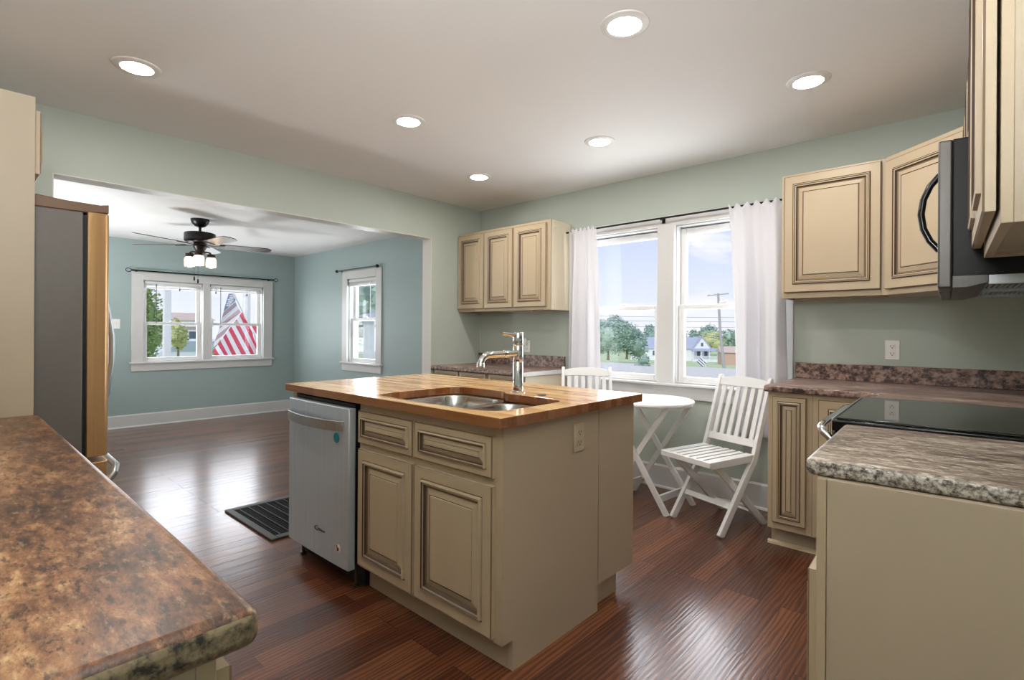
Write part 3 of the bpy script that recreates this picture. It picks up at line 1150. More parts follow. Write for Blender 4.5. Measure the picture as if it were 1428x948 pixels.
# finished end of the sink base is the big plain panel facing the range
isb = base_cabinet('cream glazed sink base cabinet of the island beside the dishwasher', (-2.148, IY, 0), 0, 0.908, 0.60,
                   [('drawer', 0.012, 0.422, 0.69, 0.838), ('drawer', 0.436, 0.876, 0.69, 0.838),
                    ('door', 0.012, 0.422, 0.128, 0.662), ('door', 0.436, 0.876, 0.128, 0.662)],
                   rails=((0.655, 0.70),), name='sink_base_cabinet', toe_d=0.055)
MB().prism([(0.0, 0.111), (0.055, 0.111), (0.055, 0.0), (0.60, 0.0), (0.60, 0.876), (0.0, 0.876)], 0.908, 0.912, 'x', 3).build('end_panel', CAB, isb)
# two shallow cabinets back to back with it, facing the window
for i, lab in enumerate(('shallow cream island cabinet at the rear, raised on a plinth by the bistro table',
                         'shallow cream island cabinet at the rear, behind the dishwasher')):
    x1 = IX1 + 0.004 - i * 0.762
    r = thing('island_rear_cabinet', lab, 'cabinet', (x1, 2.215, 0), PI, 'rear island cabinets')
    b = MB()
    b.box(0, 0.018, 0.012, 0.29, 0.112, 0.876, 3)
    b.box(0.743, 0.761, 0.012, 0.29, 0.112, 0.876, 3)
    b.box(0.018, 0.743, 0.28, 0.29, 0.112, 0.876, 3)
    b.box(0.018, 0.743, 0.012, 0.28, 0.112, 0.13, 3)
    b.build('carcass', CAB, r)
    f = MB()
    rect_frame(f, 0, 0.761, 0.112, 0.876, -0.008, 0.012, 0.04)
    f.build('face_frame', CAB, r, bevel=0.001)
    MB().box(0.035, 0.761, 0.085, 0.29, 0, 0.112, 3).build('plinth', CAB, r)
    for q in range(2):
        door(r, 0.012 + q * 0.374, 0.372 + q * 0.374, 0.128, 0.85, -0.008)
# left end panel beyond the dishwasher
o = MB().prism([(IY - 0.012, 0.105), (IY + 0.05, 0.105), (IY + 0.05, 0), (2.205, 0), (2.205, 0.876), (IY - 0.012, 0.876)], -2.80, -2.764, 'x', 3).build('cabinet_end_panel', CAB, bevel=0.001)
tag(o, 'narrow cream end panel left of the dishwasher', 'panel')

# dishwasher
dw = thing('dishwasher', 'stainless steel dishwasher with pocket bar handle in the island', 'dishwasher', (-2.458, 1.265, 0))
DWW = 0.604
b = MB()
N = 16
pts = []
for i in range(N + 1):
    s_ = i / N
    pts.append((-DWW / 2 + DWW * s_, -0.006 * math.sin(PI * s_) ** 0.6))
pts += [(DWW / 2, 0.036), (-DWW / 2, 0.036)]
b.prism(pts, 0.098, 0.845, 'z', 0)
b.build('door', 'dishwasher_steel', dw, bevel=0.004)
MB().box(-0.29, 0.29, 0.040, 0.60, 0.11, 0.86).build('tub', 'black_matte', dw)
MB().box(-0.295, 0.295, 0.09, 0.11, 0.0, 0.105).build('toe_panel', 'black_matte', dw)
for sx_ in (-0.26, 0.27):
    MB().lathe([(0.016, 0.0), (0.016, 0.012), (0.008, 0.016), (0.008, 0.1)], (sx_, 0.062, 0), 10, cap0=True).build('leveling_foot', 'pvc_drain', dw)
b = MB()
lo = []
for i in range(25):
    s_ = i / 24
    x = -0.285 + 0.545 * s_
    y = -0.004 - 0.05 * math.sin(PI * min(1, max(0, s_))) ** 0.55
    lo.append([(x, y - 0.005, 0.738), (x, y + 0.006, 0.738), (x, y + 0.006, 0.785), (x, y - 0.005, 0.785)])
b.loft(lo)
b.build('handle', 'stainless', dw, bevel=0.002)
o = MB().lathe([(0.0, 0.0006), (0.024, 0.0006), (0.024, -0.002)], (0, 0, 0), 28).xform(Matrix.Translation((0.20, -0.0065, 0.70)) @ Matrix.Rotation(PI / 2, 4, 'X')).build('round_sticker', 'teal_sticker', dw, label='round teal sticker')
o = MB().lathe([(0.0, 0.0006), (0.019, 0.0006), (0.019, -0.002)], (0, 0, 0), 24).xform(Matrix.Translation((0.222, -0.0065, 0.185)) @ Matrix.Rotation(PI / 2, 4, 'X')).build('rating_sticker', 'white_sticker', dw, label='small white and red round sticker')
MB().box(-0.007, 0.008, -0.0012, 0.001, -0.012, 0.004).box(-0.011, -0.004, -0.0012, 0.001, 0.004, 0.011).box(0.002, 0.01, -0.0012, 0.001, -0.004, 0.0).build('sticker_print', 'red_sticker', o, loc=(0.222, -0.0072, 0.187))
fc = bpy.data.curves.new('logo', 'FONT')
fc.body = 'Whirlpool'
fc.size = 0.017
fc.extrude = 0.0005
fc.shear = 0.25
fo = bpy.data.objects.new('tmp', fc)
COL.objects.link(fo)
dg = bpy.context.evaluated_depsgraph_get()
me = bpy.data.meshes.new_from_object(fo.evaluated_get(dg))
bpy.data.objects.remove(fo)
me.materials.clear()
me.materials.append(M['logo_ink'])
lg = bpy.data.objects.new('logo', me)
COL.objects.link(lg)
lg.parent = dw
lg.location = (0.025, -0.0068, 0.224)
lg.rotation_euler = (PI / 2, 0, 0)
b = MB()
sw = [Vector((0.026 + 0.026 * math.cos(a) * 1.0, -0.0070, 0.231 + 0.010 * math.sin(a))) for a in [1.2 + 4.4 * i / 20 for i in range(21)]]
b.tube(sw, [0.0006 + 0.0022 * math.sin(PI * i / 20) for i in range(21)], 6, flat=1.0)
b.build('logo_swoosh', 'logo_ink', dw)

# butcher block with sink cut-out
outer = [(-2.818, 1.268), (-1.203, 1.268), (-1.203, 2.247), (-2.818, 2.247)]


def smooth_poly(pts, it=2):
    for _ in range(it):
        q = []
        n = len(pts)
        for i in range(n):
            a, c_ = pts[i], pts[(i + 1) % n]
            q.append((a[0] * 0.75 + c_[0] * 0.25, a[1] * 0.75 + c_[1] * 0.25))
            q.append((a[0] * 0.25 + c_[0] * 0.75, a[1] * 0.25 + c_[1] * 0.75))
        pts = q
    return pts


cut = smooth_poly([(-1.98, 1.335), (-1.70, 1.325), (-1.40, 1.335), (-1.315, 1.37), (-1.305, 1.48), (-1.305, 1.66), (-1.315, 1.775), (-1.44, 1.797),
                   (-1.62, 1.795), (-1.68, 1.80), (-1.72, 1.848), (-1.80, 1.852), (-1.93, 1.852), (-2.06, 1.84), (-2.075, 1.72), (-2.075, 1.46), (-2.06, 1.35)], 2)


def plate_with_hole(name, outer, inner, z0, z1, mat, bevel, label, cat, parent=None):
    bm = bmesh.new()
    ed = []
    for lp in (outer, inner):
        vs = [bm.verts.new((x, y, z1)) for x, y in lp]
        for i in range(len(vs)):
            ed.append(bm.edges.new((vs[i], vs[(i + 1) % len(vs)])))
    bmesh.ops.triangle_fill(bm, use_beauty=True, use_dissolve=False, edges=ed)
    bmesh.ops.dissolve_limit(bm, angle_limit=0.01, verts=bm.verts, edges=bm.edges, delimit=set())
    g = bmesh.ops.extrude_face_region(bm, geom=bm.faces[:])
    bmesh.ops.translate(bm, vec=(0, 0, z0 - z1), verts=[v for v in g['geom'] if isinstance(v, bmesh.types.BMVert)])
    bmesh.ops.recalc_face_normals(bm, faces=bm.faces)
    me = bpy.data.meshes.new(name)
    bm.to_mesh(me)
    bm.free()
    me.materials.append(M[mat])
    o = bpy.data.objects.new(name, me)
    COL.objects.link(o)
    if parent:
        o.parent = parent
    if bevel:
        bv = o.modifiers.new('bevel', 'BEVEL')
        bv.width = bevel
        bv.segments = 2
        bv.limit_method = 'ANGLE'
        bv.angle_limit = math.radians(50)
    if label:
        tag(o, label, cat)
    return o


plate_with_hole('butcher_block_countertop', outer, cut, 0.8765, 0.914, 'butcher_block', 0.0025, 'oiled butcher block countertop on the island with a sink cut-out', 'countertop')


# undermount double sink
def rrect(x0, x1, y0, y1, r, n=6):
    out = []
    for cx_, cy_, a0 in ((x1 - r, y0 + r, -PI / 2), (x1 - r, y1 - r, 0), (x0 + r, y1 - r, PI / 2), (x0 + r, y0 + r, PI)):
        for i in range(n + 1):
            a = a0 + PI / 2 * i / n
            out.append((cx_ + r * math.cos(a), cy_ + r * math.sin(a)))
    return out


sk = thing('kitchen_sink', 'undermount stainless double-bowl sink in the butcher block island', 'sink', (0, 0, 0))
for nm, x0, x1, y0, y1 in (('left', -2.045, -1.675, 1.365, 1.815), ('right', -1.635, -1.325, 1.365, 1.765)):
    cxm, cym = (x0 + x1) / 2, (y0 + y1) / 2
    rim = rrect(x0, x1, y0, y1, 0.10)
    sc_ = lambda k_, z: [(cxm + (x - cxm) * k_, cym + (y - cym) * k_, z) for x, y in rim]
    depth = 0.20 if nm == 'left' else 0.17
    b = MB()
    b.loft([sc_(1.10, 0.8755), sc_(1.0, 0.8745), sc_(0.985, 0.868), sc_(0.965, 0.80), sc_(0.945, 0.875 - depth + 0.03), sc_(0.88, 0.875 - depth + 0.006), sc_(0.3, 0.875 - depth), sc_(0.12, 0.875 - depth - 0.004)], 0, False, True)
    bw = b.build('bowl', 'steel_sink', sk, smooth=True)
    MB().lathe([(0.0, 0.002), (0.03, 0.003), (0.042, 0.004), (0.044, 0.0)], (cxm, cym, 0.875 - depth), 20).build('drain', 'pvc_drain', bw, smooth=True)

# faucet
fa = thing('faucet', 'tall chrome single-lever faucet standing behind the island sink', 'faucet', (-1.654, 1.863, 0.914))
MB().lathe([(0.0, 0.0), (0.034, 0.0), (0.034, 0.005), (0.028, 0.008), (0.0, 0.008)], seg=28).build('base_ring', 'chrome', fa, smooth=True)
MB().lathe([(0.0245, 0.006), (0.0245, 0.145), (0.0235, 0.147), (0.0245, 0.149), (0.0245, 0.222), (0.0235, 0.224), (0.0245, 0.226), (0.0245, 0.283), (0.022, 0.287), (0.0, 0.287)], seg=28).build('body', 'chrome', fa, smooth=True)
sp = [(0, -0.01, 0.186), (0, -0.08, 0.186), (0, -0.18, 0.186), (0, -0.215, 0.183), (0, -0.238, 0.170), (0, -0.248, 0.150), (0, -0.249, 0.138)]
s_o = MB().tube(sp, 0.015, 16).build('spout', 'chrome', fa, smooth=True)
MB().lathe([(0.0, 0.128), (0.012, 0.128), (0.017, 0.131), (0.017, 0.15), (0.0155, 0.152)], (0, -0.249, 0), 16).build('aerator', 'chrome', s_o, smooth=True)
MB().lathe([(0.0175, 0.0), (0.0175, 0.03), (0.0165, 0.032)], (0, 0, 0), 16).xform(Matrix.Translation((0, -0.07, 0.186)) @ Matrix.Rotation(PI / 2, 4, 'X')).build('spout_collar', 'chrome', s_o, smooth=True)
MB().tube([(0, -0.015, 0.272), (0, -0.06, 0.276), (0, -0.11, 0.281)], [0.0095, 0.0085, 0.0075], 12).build('lever', 'chrome', fa, smooth=True)
o = MB().lathe([(0.0, 0.004), (0.016, 0.004), (0.021, 0.0025), (0.022, 0.0)], (-1.502, 1.858, 0.9142), 20).build('sink_hole_cover', 'pvc_drain', smooth=True)
tag(o, 'small dark round hole cover right of the faucet', 'cover')


# ------------------------------------------------------------------ outlets
def outlet(label, loc, rz, mat, group='wall outlets'):
    """local frame: plate in xz, facing -y."""
    r = thing('wall_outlet', label, 'outlet', loc, rz, group)
    MB().box(-0.036, 0.036, -0.006, 0, -0.058, 0.058).build('cover_plate', mat, r, bevel=0.003)
    for dz in (0.021, -0.021):
        q = MB().prism(rrect(-0.0165, 0.0165, dz - 0.0145, dz + 0.0145, 0.008, 4), -0.0085, -0.005, 'y').build('receptacle', mat, r, bevel=0.001)
        MB().box(-0.009, -0.0065, -0.0092, -0.008, dz - 0.003, dz + 0.007).box(0.0065, 0.009, -0.0092, -0.008, dz - 0.003, dz + 0.007).box(-0.003, 0.003, -0.0092, -0.008, dz - 0.011, dz - 0.006).build('slots', 'outlet_dark', q)
    MB().lathe([(0.0, 0.001), (0.003, 0.001), (0.003, 0)], (0, 0, 0), 10).xform(Matrix.Translation((0, -0.006, 0)) @ Matrix.Rotation(PI / 2, 4, 'X')).build('screw', mat, r)
    return r


outlet('white outlet on the green wall above the right back counter', (-0.408, WY, 1.109), 0, 'outlet_white')
ob = outlet('white outlet behind the faucet with a small plug-in on it', (-3.255, WY, 1.062), 0, 'outlet_white')
o = MB().box(-0.024, 0.024, -0.034, -0.009, -0.001, 0.066).build('plug_in_night_light', 'outlet_white', loc=(-3.275, WY, 1.072), bevel=0.008, seg=3)
tag(o, 'small white plug-in device in the outlet behind the faucet', 'plug')
outlet('beige outlet on the plain end panel of the island', (IX1 + 0.005, 1.767, 0.774), PI / 2, 'outlet_ivory')
# light switch in the living room
r = thing('light_switch', 'white light switch on the far wall beside the fridge', 'switch', (FX, 1.431, 1.262), PI / 2)
MB().box(-0.042, 0.042, -0.006, 0, -0.058, 0.058).build('cover_plate', 'outlet_white', r, bevel=0.003)
MB().box(-0.005, 0.005, -0.016, -0.006, -0.004, 0.012).build('toggle', 'outlet_white', r, bevel=0.001)

# ------------------------------------------------------------------ back left run (three-door wall cabinets, low counter)
wall_cabinet('cream glazed two-door wall cabinet in the back left corner', (-3.905, 3.519, 1.392), 0, 0.747, 0.279, 0.772,
             [(0.006, 0.366, 0.028, 0.748), (0.377, 0.737, 0.028, 0.748)], 'glazed wall cabinets')
wall_cabinet('cream glazed one-door wall cabinet left of the kitchen window', (-3.157, 3.519, 1.392), 0, 0.412, 0.279, 0.772,
             [(0.008, 0.374, 0.028, 0.748)], 'glazed wall cabinets', stiles=(0.038, 0.038), side=4)
LH = 0.876
o = MB().prism([(3.152, LH - 0.034), (3.165, LH - 0.036), (3.80, LH - 0.036), (3.80, LH), (3.168, LH), (3.156, LH - 0.004), (3.150, LH - 0.014)], -3.908, -2.745, 'x')
o = o.build('laminate_countertop', 'laminate_mauve', bevel=0.002)
tag(o, 'brown stone-look countertop below the three-door wall cabinets', 'countertop')
MB().box(-3.908, -2.80, 3.777, 3.80, LH, LH + 0.105).build('backsplash', 'laminate_mauve', o, bevel=0.003)
MB().box(-2.7445, -2.742, 3.16, 3.795, LH - 0.036, LH - 0.003).build('end_cap', 'white_paint', o, label='unfinished white end cap')
base_cabinet('cream base cabinet under the brown counter in the back left corner', (-3.903, 3.20, 0), 0, 0.72, 0.59,
             [('drawer', 0.01, 0.352, 0.70, 0.837), ('drawer', 0.365, 0.71, 0.70, 0.837), ('door', 0.01, 0.352, 0.12, 0.64), ('door', 0.365, 0.71, 0.12, 0.64)],
             h=LH - 0.037, group='back left base cabinets')
ebc = base_cabinet('cream base cabinet with a plain end, left of the folding chair', (-3.182, 3.20, 0), 0, 0.42, 0.59,
             [('drawer', 0.02, 0.40, 0.70, 0.837), ('door', 0.02, 0.40, 0.12, 0.64)], h=LH - 0.037, group='back left base cabinets')

MB().box(0.4202, 0.424, 0.0, 0.59, 0.0, LH - 0.037, 4).build('end_panel', CAB + ['cream_window_lit'], ebc, label='cream end panel tinted pale by window light')

# ------------------------------------------------------------------ back right corner
wall_cabinet('cream glazed wall cabinet right of the kitchen window', (-0.935, 3.519, 1.418), 0, 0.538, 0.279, 0.752,
             [(0.018, 0.506, 0.034, 0.738)], 'glazed wall cabinets', stiles=(0.032, 0.032))
# diagonal corner wall cabinet
P0, P1 = Vector((-0.394, 3.50)), Vector((-0.045, 3.175))
dv = (P1 - P0)
dl = dv.length
ang = math.atan2(dv.y, dv.x)
r = thing('corner_wall_cabinet', 'cream glazed diagonal corner wall cabinet behind the microwave', 'cabinet', (P0.x, P0.y, 1.418), ang)
inv_ = Matrix.Rotation(-ang, 4, 'Z')


def loc2(p):
    q = inv_ @ Vector((p[0] - P0.x, p[1] - P0.y, 0))
    return (q.x, q.y)


wr = RW(0.646, 1.83)
wc = RW(0.646, 2.42)
poly = [loc2((P0.x + 0.001, P0.y + 0.002)), loc2((P1.x, P1.y + 0.002)), loc2(wr[:2]), loc2((wc[0], 3.797)), loc2((P0.x + 0.001, 3.797))]
MB().prism(poly, 0, 0.752, 'z', 3).build('carcass', CAB, r)
f = MB()
rect_frame(f, 0, dl, 0, 0.752, -0.017, 0.0, 0.028)
f.build('face_frame', CAB, r, bevel=0.001)
door(r, 0.012, dl - 0.012, 0.03, 0.725, -0.017)

# base cabinets on the back wall
base_cabinet('narrow cream base cabinet beside the white folding chair', (-0.908, 3.158, 0), 0, 0.222, 0.63,
             [('door', 0.026, 0.196, 0.152, 0.853)], h=0.876, name='narrow_base_cabinet', stiles=(0.03, 0.03), toe_d=0.075)
cc = base_cabinet('cream corner base cabinet next to the narrow cabinet, behind the range', (-0.685, 3.158, 0), 0, 0.30, 0.63,
                  [('door', 0.03, 0.288, 0.152, 0.853)], h=0.876, name='corner_base_cabinet', stiles=(0.03, 0.01), toe_d=0.075)
MB().prism([(0.30, -0.33), (0.31, 0.0), (0.30, 0.63), (0.88, 0.63), (0.93, -0.33)], 0.0, 0.876, 'z', 3).build('corner_carcass', CAB, cc)
# shoe moulding in front of the narrow cabinet's toe kick
o = MB().prism([(3.232, 0.0), (3.216, 0.0), (3.219, 0.012), (3.232, 0.02)], -0.925, -0.48, 'x').build('shoe_moulding', 'raw_edge')
struct(o, 'pale shoe moulding at the foot of the narrow base cabinet', 'trim')
o.name = 'trim_2'

# L-shaped counter
Lp = [(-0.925, 3.797), (-0.925, 3.122)]
i0 = RW(0.0, 1.80)
Lp += [(i0[0] - 0.05, 3.122), (i0[0], 3.085), RW(0.0, 1.41)[:2], RW(0.645, 1.41)[:2], (RW(0.645, 2.45)[0], 3.797)]
o = MB().prism(Lp, 0.876, 0.914).build('laminate_countertop', 'laminate_mauve', bevel=0.012, seg=4)
tag(o, 'brown stone-look corner countertop behind the black glass range', 'countertop')
b = MB().box(-0.925, 0.20, 3.775, 3.797, 0.914, 1.015)
b.build('backsplash', 'laminate_mauve', o, bevel=0.004)
bs = RW(0.63, 1.93)
MB().box(0.623, 0.645, 1.42, 2.40, 0.914, 1.015).xform(Matrix.Translation((RO.x, RO.y, 0)) @ Matrix.Rotation(PHI, 4, 'Z')).build('backsplash', 'laminate_mauve', o, bevel=0.004)

# ------------------------------------------------------------------ range run
rg = thing('range', 'slide-in range with black glass cooktop between the grey-brown counters', 'stove', RW(0, 0.645), PHI)
MB().box(0.0, 0.635, 0.002, 0.757, 0.02, 0.885).build('body', 'black_gloss', rg, bevel=0.003)
MB().box(-0.035, 0.64, 0.0, 0.759, 0.886, 0.922).build('cooktop_frame', 'black_gloss', rg, bevel=0.005, seg=3)
MB().box(-0.022, 0.60, 0.010, 0.749, 0.922, 0.930).build('cooktop_glass', 'black_glass', rg, bevel=0.002)
MB().box(-0.036, -0.030, 0.004, 0.755, 0.912, 0.926).build('cooktop_trim', 'stainless', rg, bevel=0.002)
MB().box(0.600, 0.640, 0.004, 0.755, 0.922, 0.938).build('rear_vent', 'stainless', rg, bevel=0.003)
od = MB().box(-0.035, 0.0, 0.006, 0.753, 0.20, 0.80).build('oven_door', 'stainless', rg, bevel=0.004)
MB().box(-0.037, -0.034, 0.10, 0.66, 0.33, 0.66).build('door_glass', 'black_glass', od)
MB().box(-0.03, 0.0, 0.006, 0.753, 0.81, 0.884).build('control_panel', 'black_gloss', rg, bevel=0.003)
MB().tube([(-0.032, 0.03, 0.845), (-0.062, 0.035, 0.872), (-0.075, 0.06, 0.885), (-0.078, 0.14, 0.888), (-0.078, 0.62, 0.888), (-0.075, 0.70, 0.885), (-0.062, 0.725, 0.872), (-0.032, 0.73, 0.845)], 0.012, 14).build('handle', 'chrome', rg, smooth=True)
MB().box(-0.03, 0.0, 0.006, 0.753, 0.03, 0.19).build('storage_drawer', 'stainless', rg, bevel=0.003)

# near right counter + base cabinet
o = MB().prism([(0.0, 0.040), (0.645, 0.040), (0.645, 0.640), (0.0, 0.640)], 0.873, 0.914).build('laminate_countertop', 'laminate_grey', loc=(RO.x, RO.y, 0), rz=PHI, bevel=0.014, seg=4)
tag(o, 'grey speckled stone-look countertop on the near right cabinet', 'countertop')
nb = base_cabinet('cream base cabinet with a plain end panel at the near right', RW(0.028, 0.634), R_RZ, 0.604, 0.60,
                  [('door', 0.02, 0.594, 0.13, 0.655)], h=0.873, rails=((0.66, 0.873),), name='near_base_cabinet')
MB().box(0.604, 0.609, 0.02, 0.60, 0.0, 0.873, 3).box(0.604, 0.612, 0.0, 0.019, 0.0, 0.873, 0).build('end_panel', CAB, nb, bevel=0.001)

# microwave
mw = thing('microwave', 'over-the-range microwave with a dark bowed handle under the wall cabinets', 'microwave', RW(0, 0.645, 1.342), PHI)
MB().box(0.2655, 0.640, 0.0, 0.75, 0.03, 0.435).build('body', 'microwave_black', mw, bevel=0.004)
md_ = MB().box(0.233, 0.266, 0.19, 0.75, 0.0, 0.435).build('door', 'stainless_dull', mw, bevel=0.005)
MB().box(0.231, 0.234, 0.25, 0.70, 0.09, 0.40).build('door_window', 'black_glass', md_)
MB().box(0.233, 0.266, 0.0, 0.187, 0.0, 0.435).build('control_panel', 'stainless_dull', mw, bevel=0.005)
hp = [(0.235, 0.215, 0.385), (0.21, 0.215, 0.352), (0.193, 0.215, 0.31), (0.187, 0.215, 0.262), (0.193, 0.215, 0.214), (0.21, 0.215, 0.172), (0.235, 0.215, 0.138)]
MB().tube(hp, 0.010, 12).build('handle', 'black_gloss', mw, smooth=True)
b = MB()
b.prism([(0.267, 0.0), (0.30, 0.0), (0.345, 0.012), (0.345, 0.034), (0.267, 0.034)], 0.0, 0.75, 'y')
b.build('vent_housing', 'stainless_dull', mw, bevel=0.001)
b = MB()
b.box(0.345, 0.64, 0.0, 0.02, 0.006, 0.034).box(0.345, 0.64, 0.73, 0.75, 0.006, 0.034).box(0.62, 0.64, 0.02, 0.73, 0.006, 0.034).box(0.345, 0.62, 0.365, 0.385, 0.006, 0.034)
b.build('bottom_plate', 'stainless', mw, bevel=0.002)
for y0 in (0.03, 0.395):
    b = MB()
    for i in range(20):
        b.box(0.355 + i * 0.013, 0.361 + i * 0.013, y0, y0 + 0.325, 0.016, 0.02)
    b.box(0.35, 0.615, y0, y0 + 0.325, 0.022, 0.026)
    b.build('grease_filter', 'stainless', mw)

# wall cabinets of the range wall (local x runs towards the camera)
wall_cabinet('cream glazed two-door wall cabinet at the near right, seen end-on', RW(0.353, 0.622, 1.420), R_RZ, 0.60, 0.29, 0.745,
             [(0.006, 0.296, 0.027, 0.733), (0.301, 0.592, 0.027, 0.733)], 'glazed wall cabinets', stiles=(0.035, 0.035), gap=0.006)
wall_cabinet('short cream wall cabinet directly above the microwave', RW(0.353, 1.395, 1.785), R_RZ, 0.755, 0.29, 0.38,
             [(0.006, 0.372, 0.012, 0.368), (0.382, 0.748, 0.012, 0.368)], 'glazed wall cabinets')
wall_cabinet('cream wall cabinet between the microwave and the corner cabinet', RW(0.353, 1.80, 1.420), R_RZ, 0.395, 0.29, 0.745,
             [(0.012, 0.383, 0.012, 0.733)], 'glazed wall cabinets')

# ------------------------------------------------------------------ left counter, fridge and its surround
o = MB().prism([(-2.378, SY + 0.002), (-0.566, SY + 0.002), (-0.566, 0.232), (-2.378, 0.232)], 0.872, 0.914).build('laminate_countertop', 'laminate_warm_lit', bevel=0.014, seg=4)
tag(o, 'warm-light-tinted stone-look countertop in the left foreground', 'countertop')
base_cabinet('cream base cabinet under the near end of the left counter', (-0.60, 0.198, 0), PI, 0.86, 0.61,
             [('drawer', 0.01, 0.42, 0.69, 0.84), ('drawer', 0.435, 0.85, 0.69, 0.84), ('door', 0.01, 0.42, 0.128, 0.662), ('door', 0.435, 0.85, 0.128, 0.662)],
             h=0.871, rails=((0.655, 0.70),), group='base cabinets under the left counter')
base_cabinet('cream base cabinet under the left counter next to the tall panel', (-1.465, 0.198, 0), PI, 0.905, 0.61,
             [('drawer', 0.01, 0.44, 0.69, 0.84), ('drawer', 0.455, 0.89, 0.69, 0.84), ('door', 0.01, 0.44, 0.128, 0.662), ('door', 0.455, 0.89, 0.128, 0.662)],
             h=0.871, rails=((0.655, 0.70),), group='base cabinets under the left counter')
o = MB().box(-2.40, -2.381, SY + 0.002, 0.216, 0, 1.988, 3).build('fridge_side_panel', CAB, bevel=0.0015)
tag(o, 'tall cream panel between the left counter and the fridge', 'panel')
wall_cabinet('cream cabinet above the fridge, only its door edge in view', (-2.402, 0.195, 1.715), PI, 0.93, 0.61, 0.262,
             [(0.003, 0.46, 0.02, 0.235), (0.47, 0.925, 0.02, 0.235)], 'glazed wall cabinets', name='fridge_cabinet')

fr = thing('refrigerator', 'stainless french-door refrigerator with grey side standing by the tall panel', 'refrigerator', (-2.875, 0, 0))
MB().box(-0.455, 0.455, -0.38, 0.350, 0.02, 1.628).build('body', 'fridge_grey', fr, bevel=0.004)
MB().box(-0.45, 0.44, 0.350, 0.362, 0.03, 1.62).build('gasket', 'black_matte', fr)


def fridge_door(name, x0, x1, z0, z1, y0=0.362, y1=0.428):
    pts = [(x0, y0), (x1, y0), (x1, y1 - 0.016), (x1 - 0.006, y1 - 0.006), (x1 - 0.02, y1), (x0 + 0.02, y1), (x0 + 0.006, y1 - 0.006), (x0, y1 - 0.016)]
    return MB().prism(pts, z0, z1).build(name, 'fridge_steel', fr, bevel=0.003)


d1 = fridge_door('door', 0.003, 0.455, 0.735, 1.632)
d2 = fridge_door('door', -0.455, -0.003, 0.735, 1.632)
d3 = fridge_door('freezer_drawer', -0.455, 0.455, 0.06, 0.715)
for dd, xx in ((d1, 0.05), (d2, -0.05)):
    MB().tube([(xx, 0.425, 1.42), (xx, 0.455, 1.40), (xx, 0.490, 1.30), (xx, 0.508, 1.17), (xx, 0.508, 1.06), (xx, 0.490, 0.92), (xx, 0.455, 0.82), (xx, 0.425, 0.80)], 0.011, 12).build('handle', 'stainless', dd, smooth=True)
MB().tube([(-0.38, 0.428, 0.62), (-0.378, 0.455, 0.655), (-0.35, 0.47, 0.672), (0.0, 0.474, 0.676), (0.35, 0.47, 0.672), (0.405, 0.455, 0.655), (0.408, 0.428, 0.62)], 0.012, 12).build('handle', 'stainless', d3, smooth=True)
for s_ in (-1, 1):
    b = MB()
    b.prism([(0.05, 1.628), (0.36, 1.628), (0.412, 1.634), (0.425, 1.634), (0.425, 1.668), (0.40, 1.662), (0.30, 1.664), (0.17, 1.675), (0.08, 1.668)], min(0.36 * s_, 0.452 * s_), max(0.36 * s_, 0.452 * s_), 'x')
    b.build('hinge_cover', 'fridge_brown', fr, bevel=0.004)

# ------------------------------------------------------------------ floor grate
g = thing('floor_grate', 'black metal floor grate in the wood floor left of the dishwasher', 'grate', (-3.36, 1.58, 0))
b = MB()
for (x0, x1, y0, y1) in ((-0.36, 0.36, -0.305, -0.262), (-0.36, 0.36, 0.262, 0.305)):
    b.box(x0, x1, y0, y1, 0.0, 0.012)
for (x0, x1) in ((-0.36, -0.31), (0.31, 0.36)):
    b.box(x0, x1, -0.262, 0.262, 0.0, 0.012)
b.build('frame', 'grate_edge', g, bevel=0.004)
MB().box(-0.31, 0.31, -0.262, 0.262, 0.0005, 0.003).build('backing', 'black_matte', g)
for i in range(9):
    y = -0.23 + i * 0.0575
    MB().box(-0.31, 0.31, y - 0.004, y + 0.004, 0.003, 0.010).build('slat', 'grate_metal', g)
b = MB()
for i in range(30):
    x = -0.30 + i * 0.0207
    b.box(x - 0.0025, x + 0.0025, -0.262, 0.262, 0.003, 0.0075)
b.build('cross_bars', 'grate_metal', g)


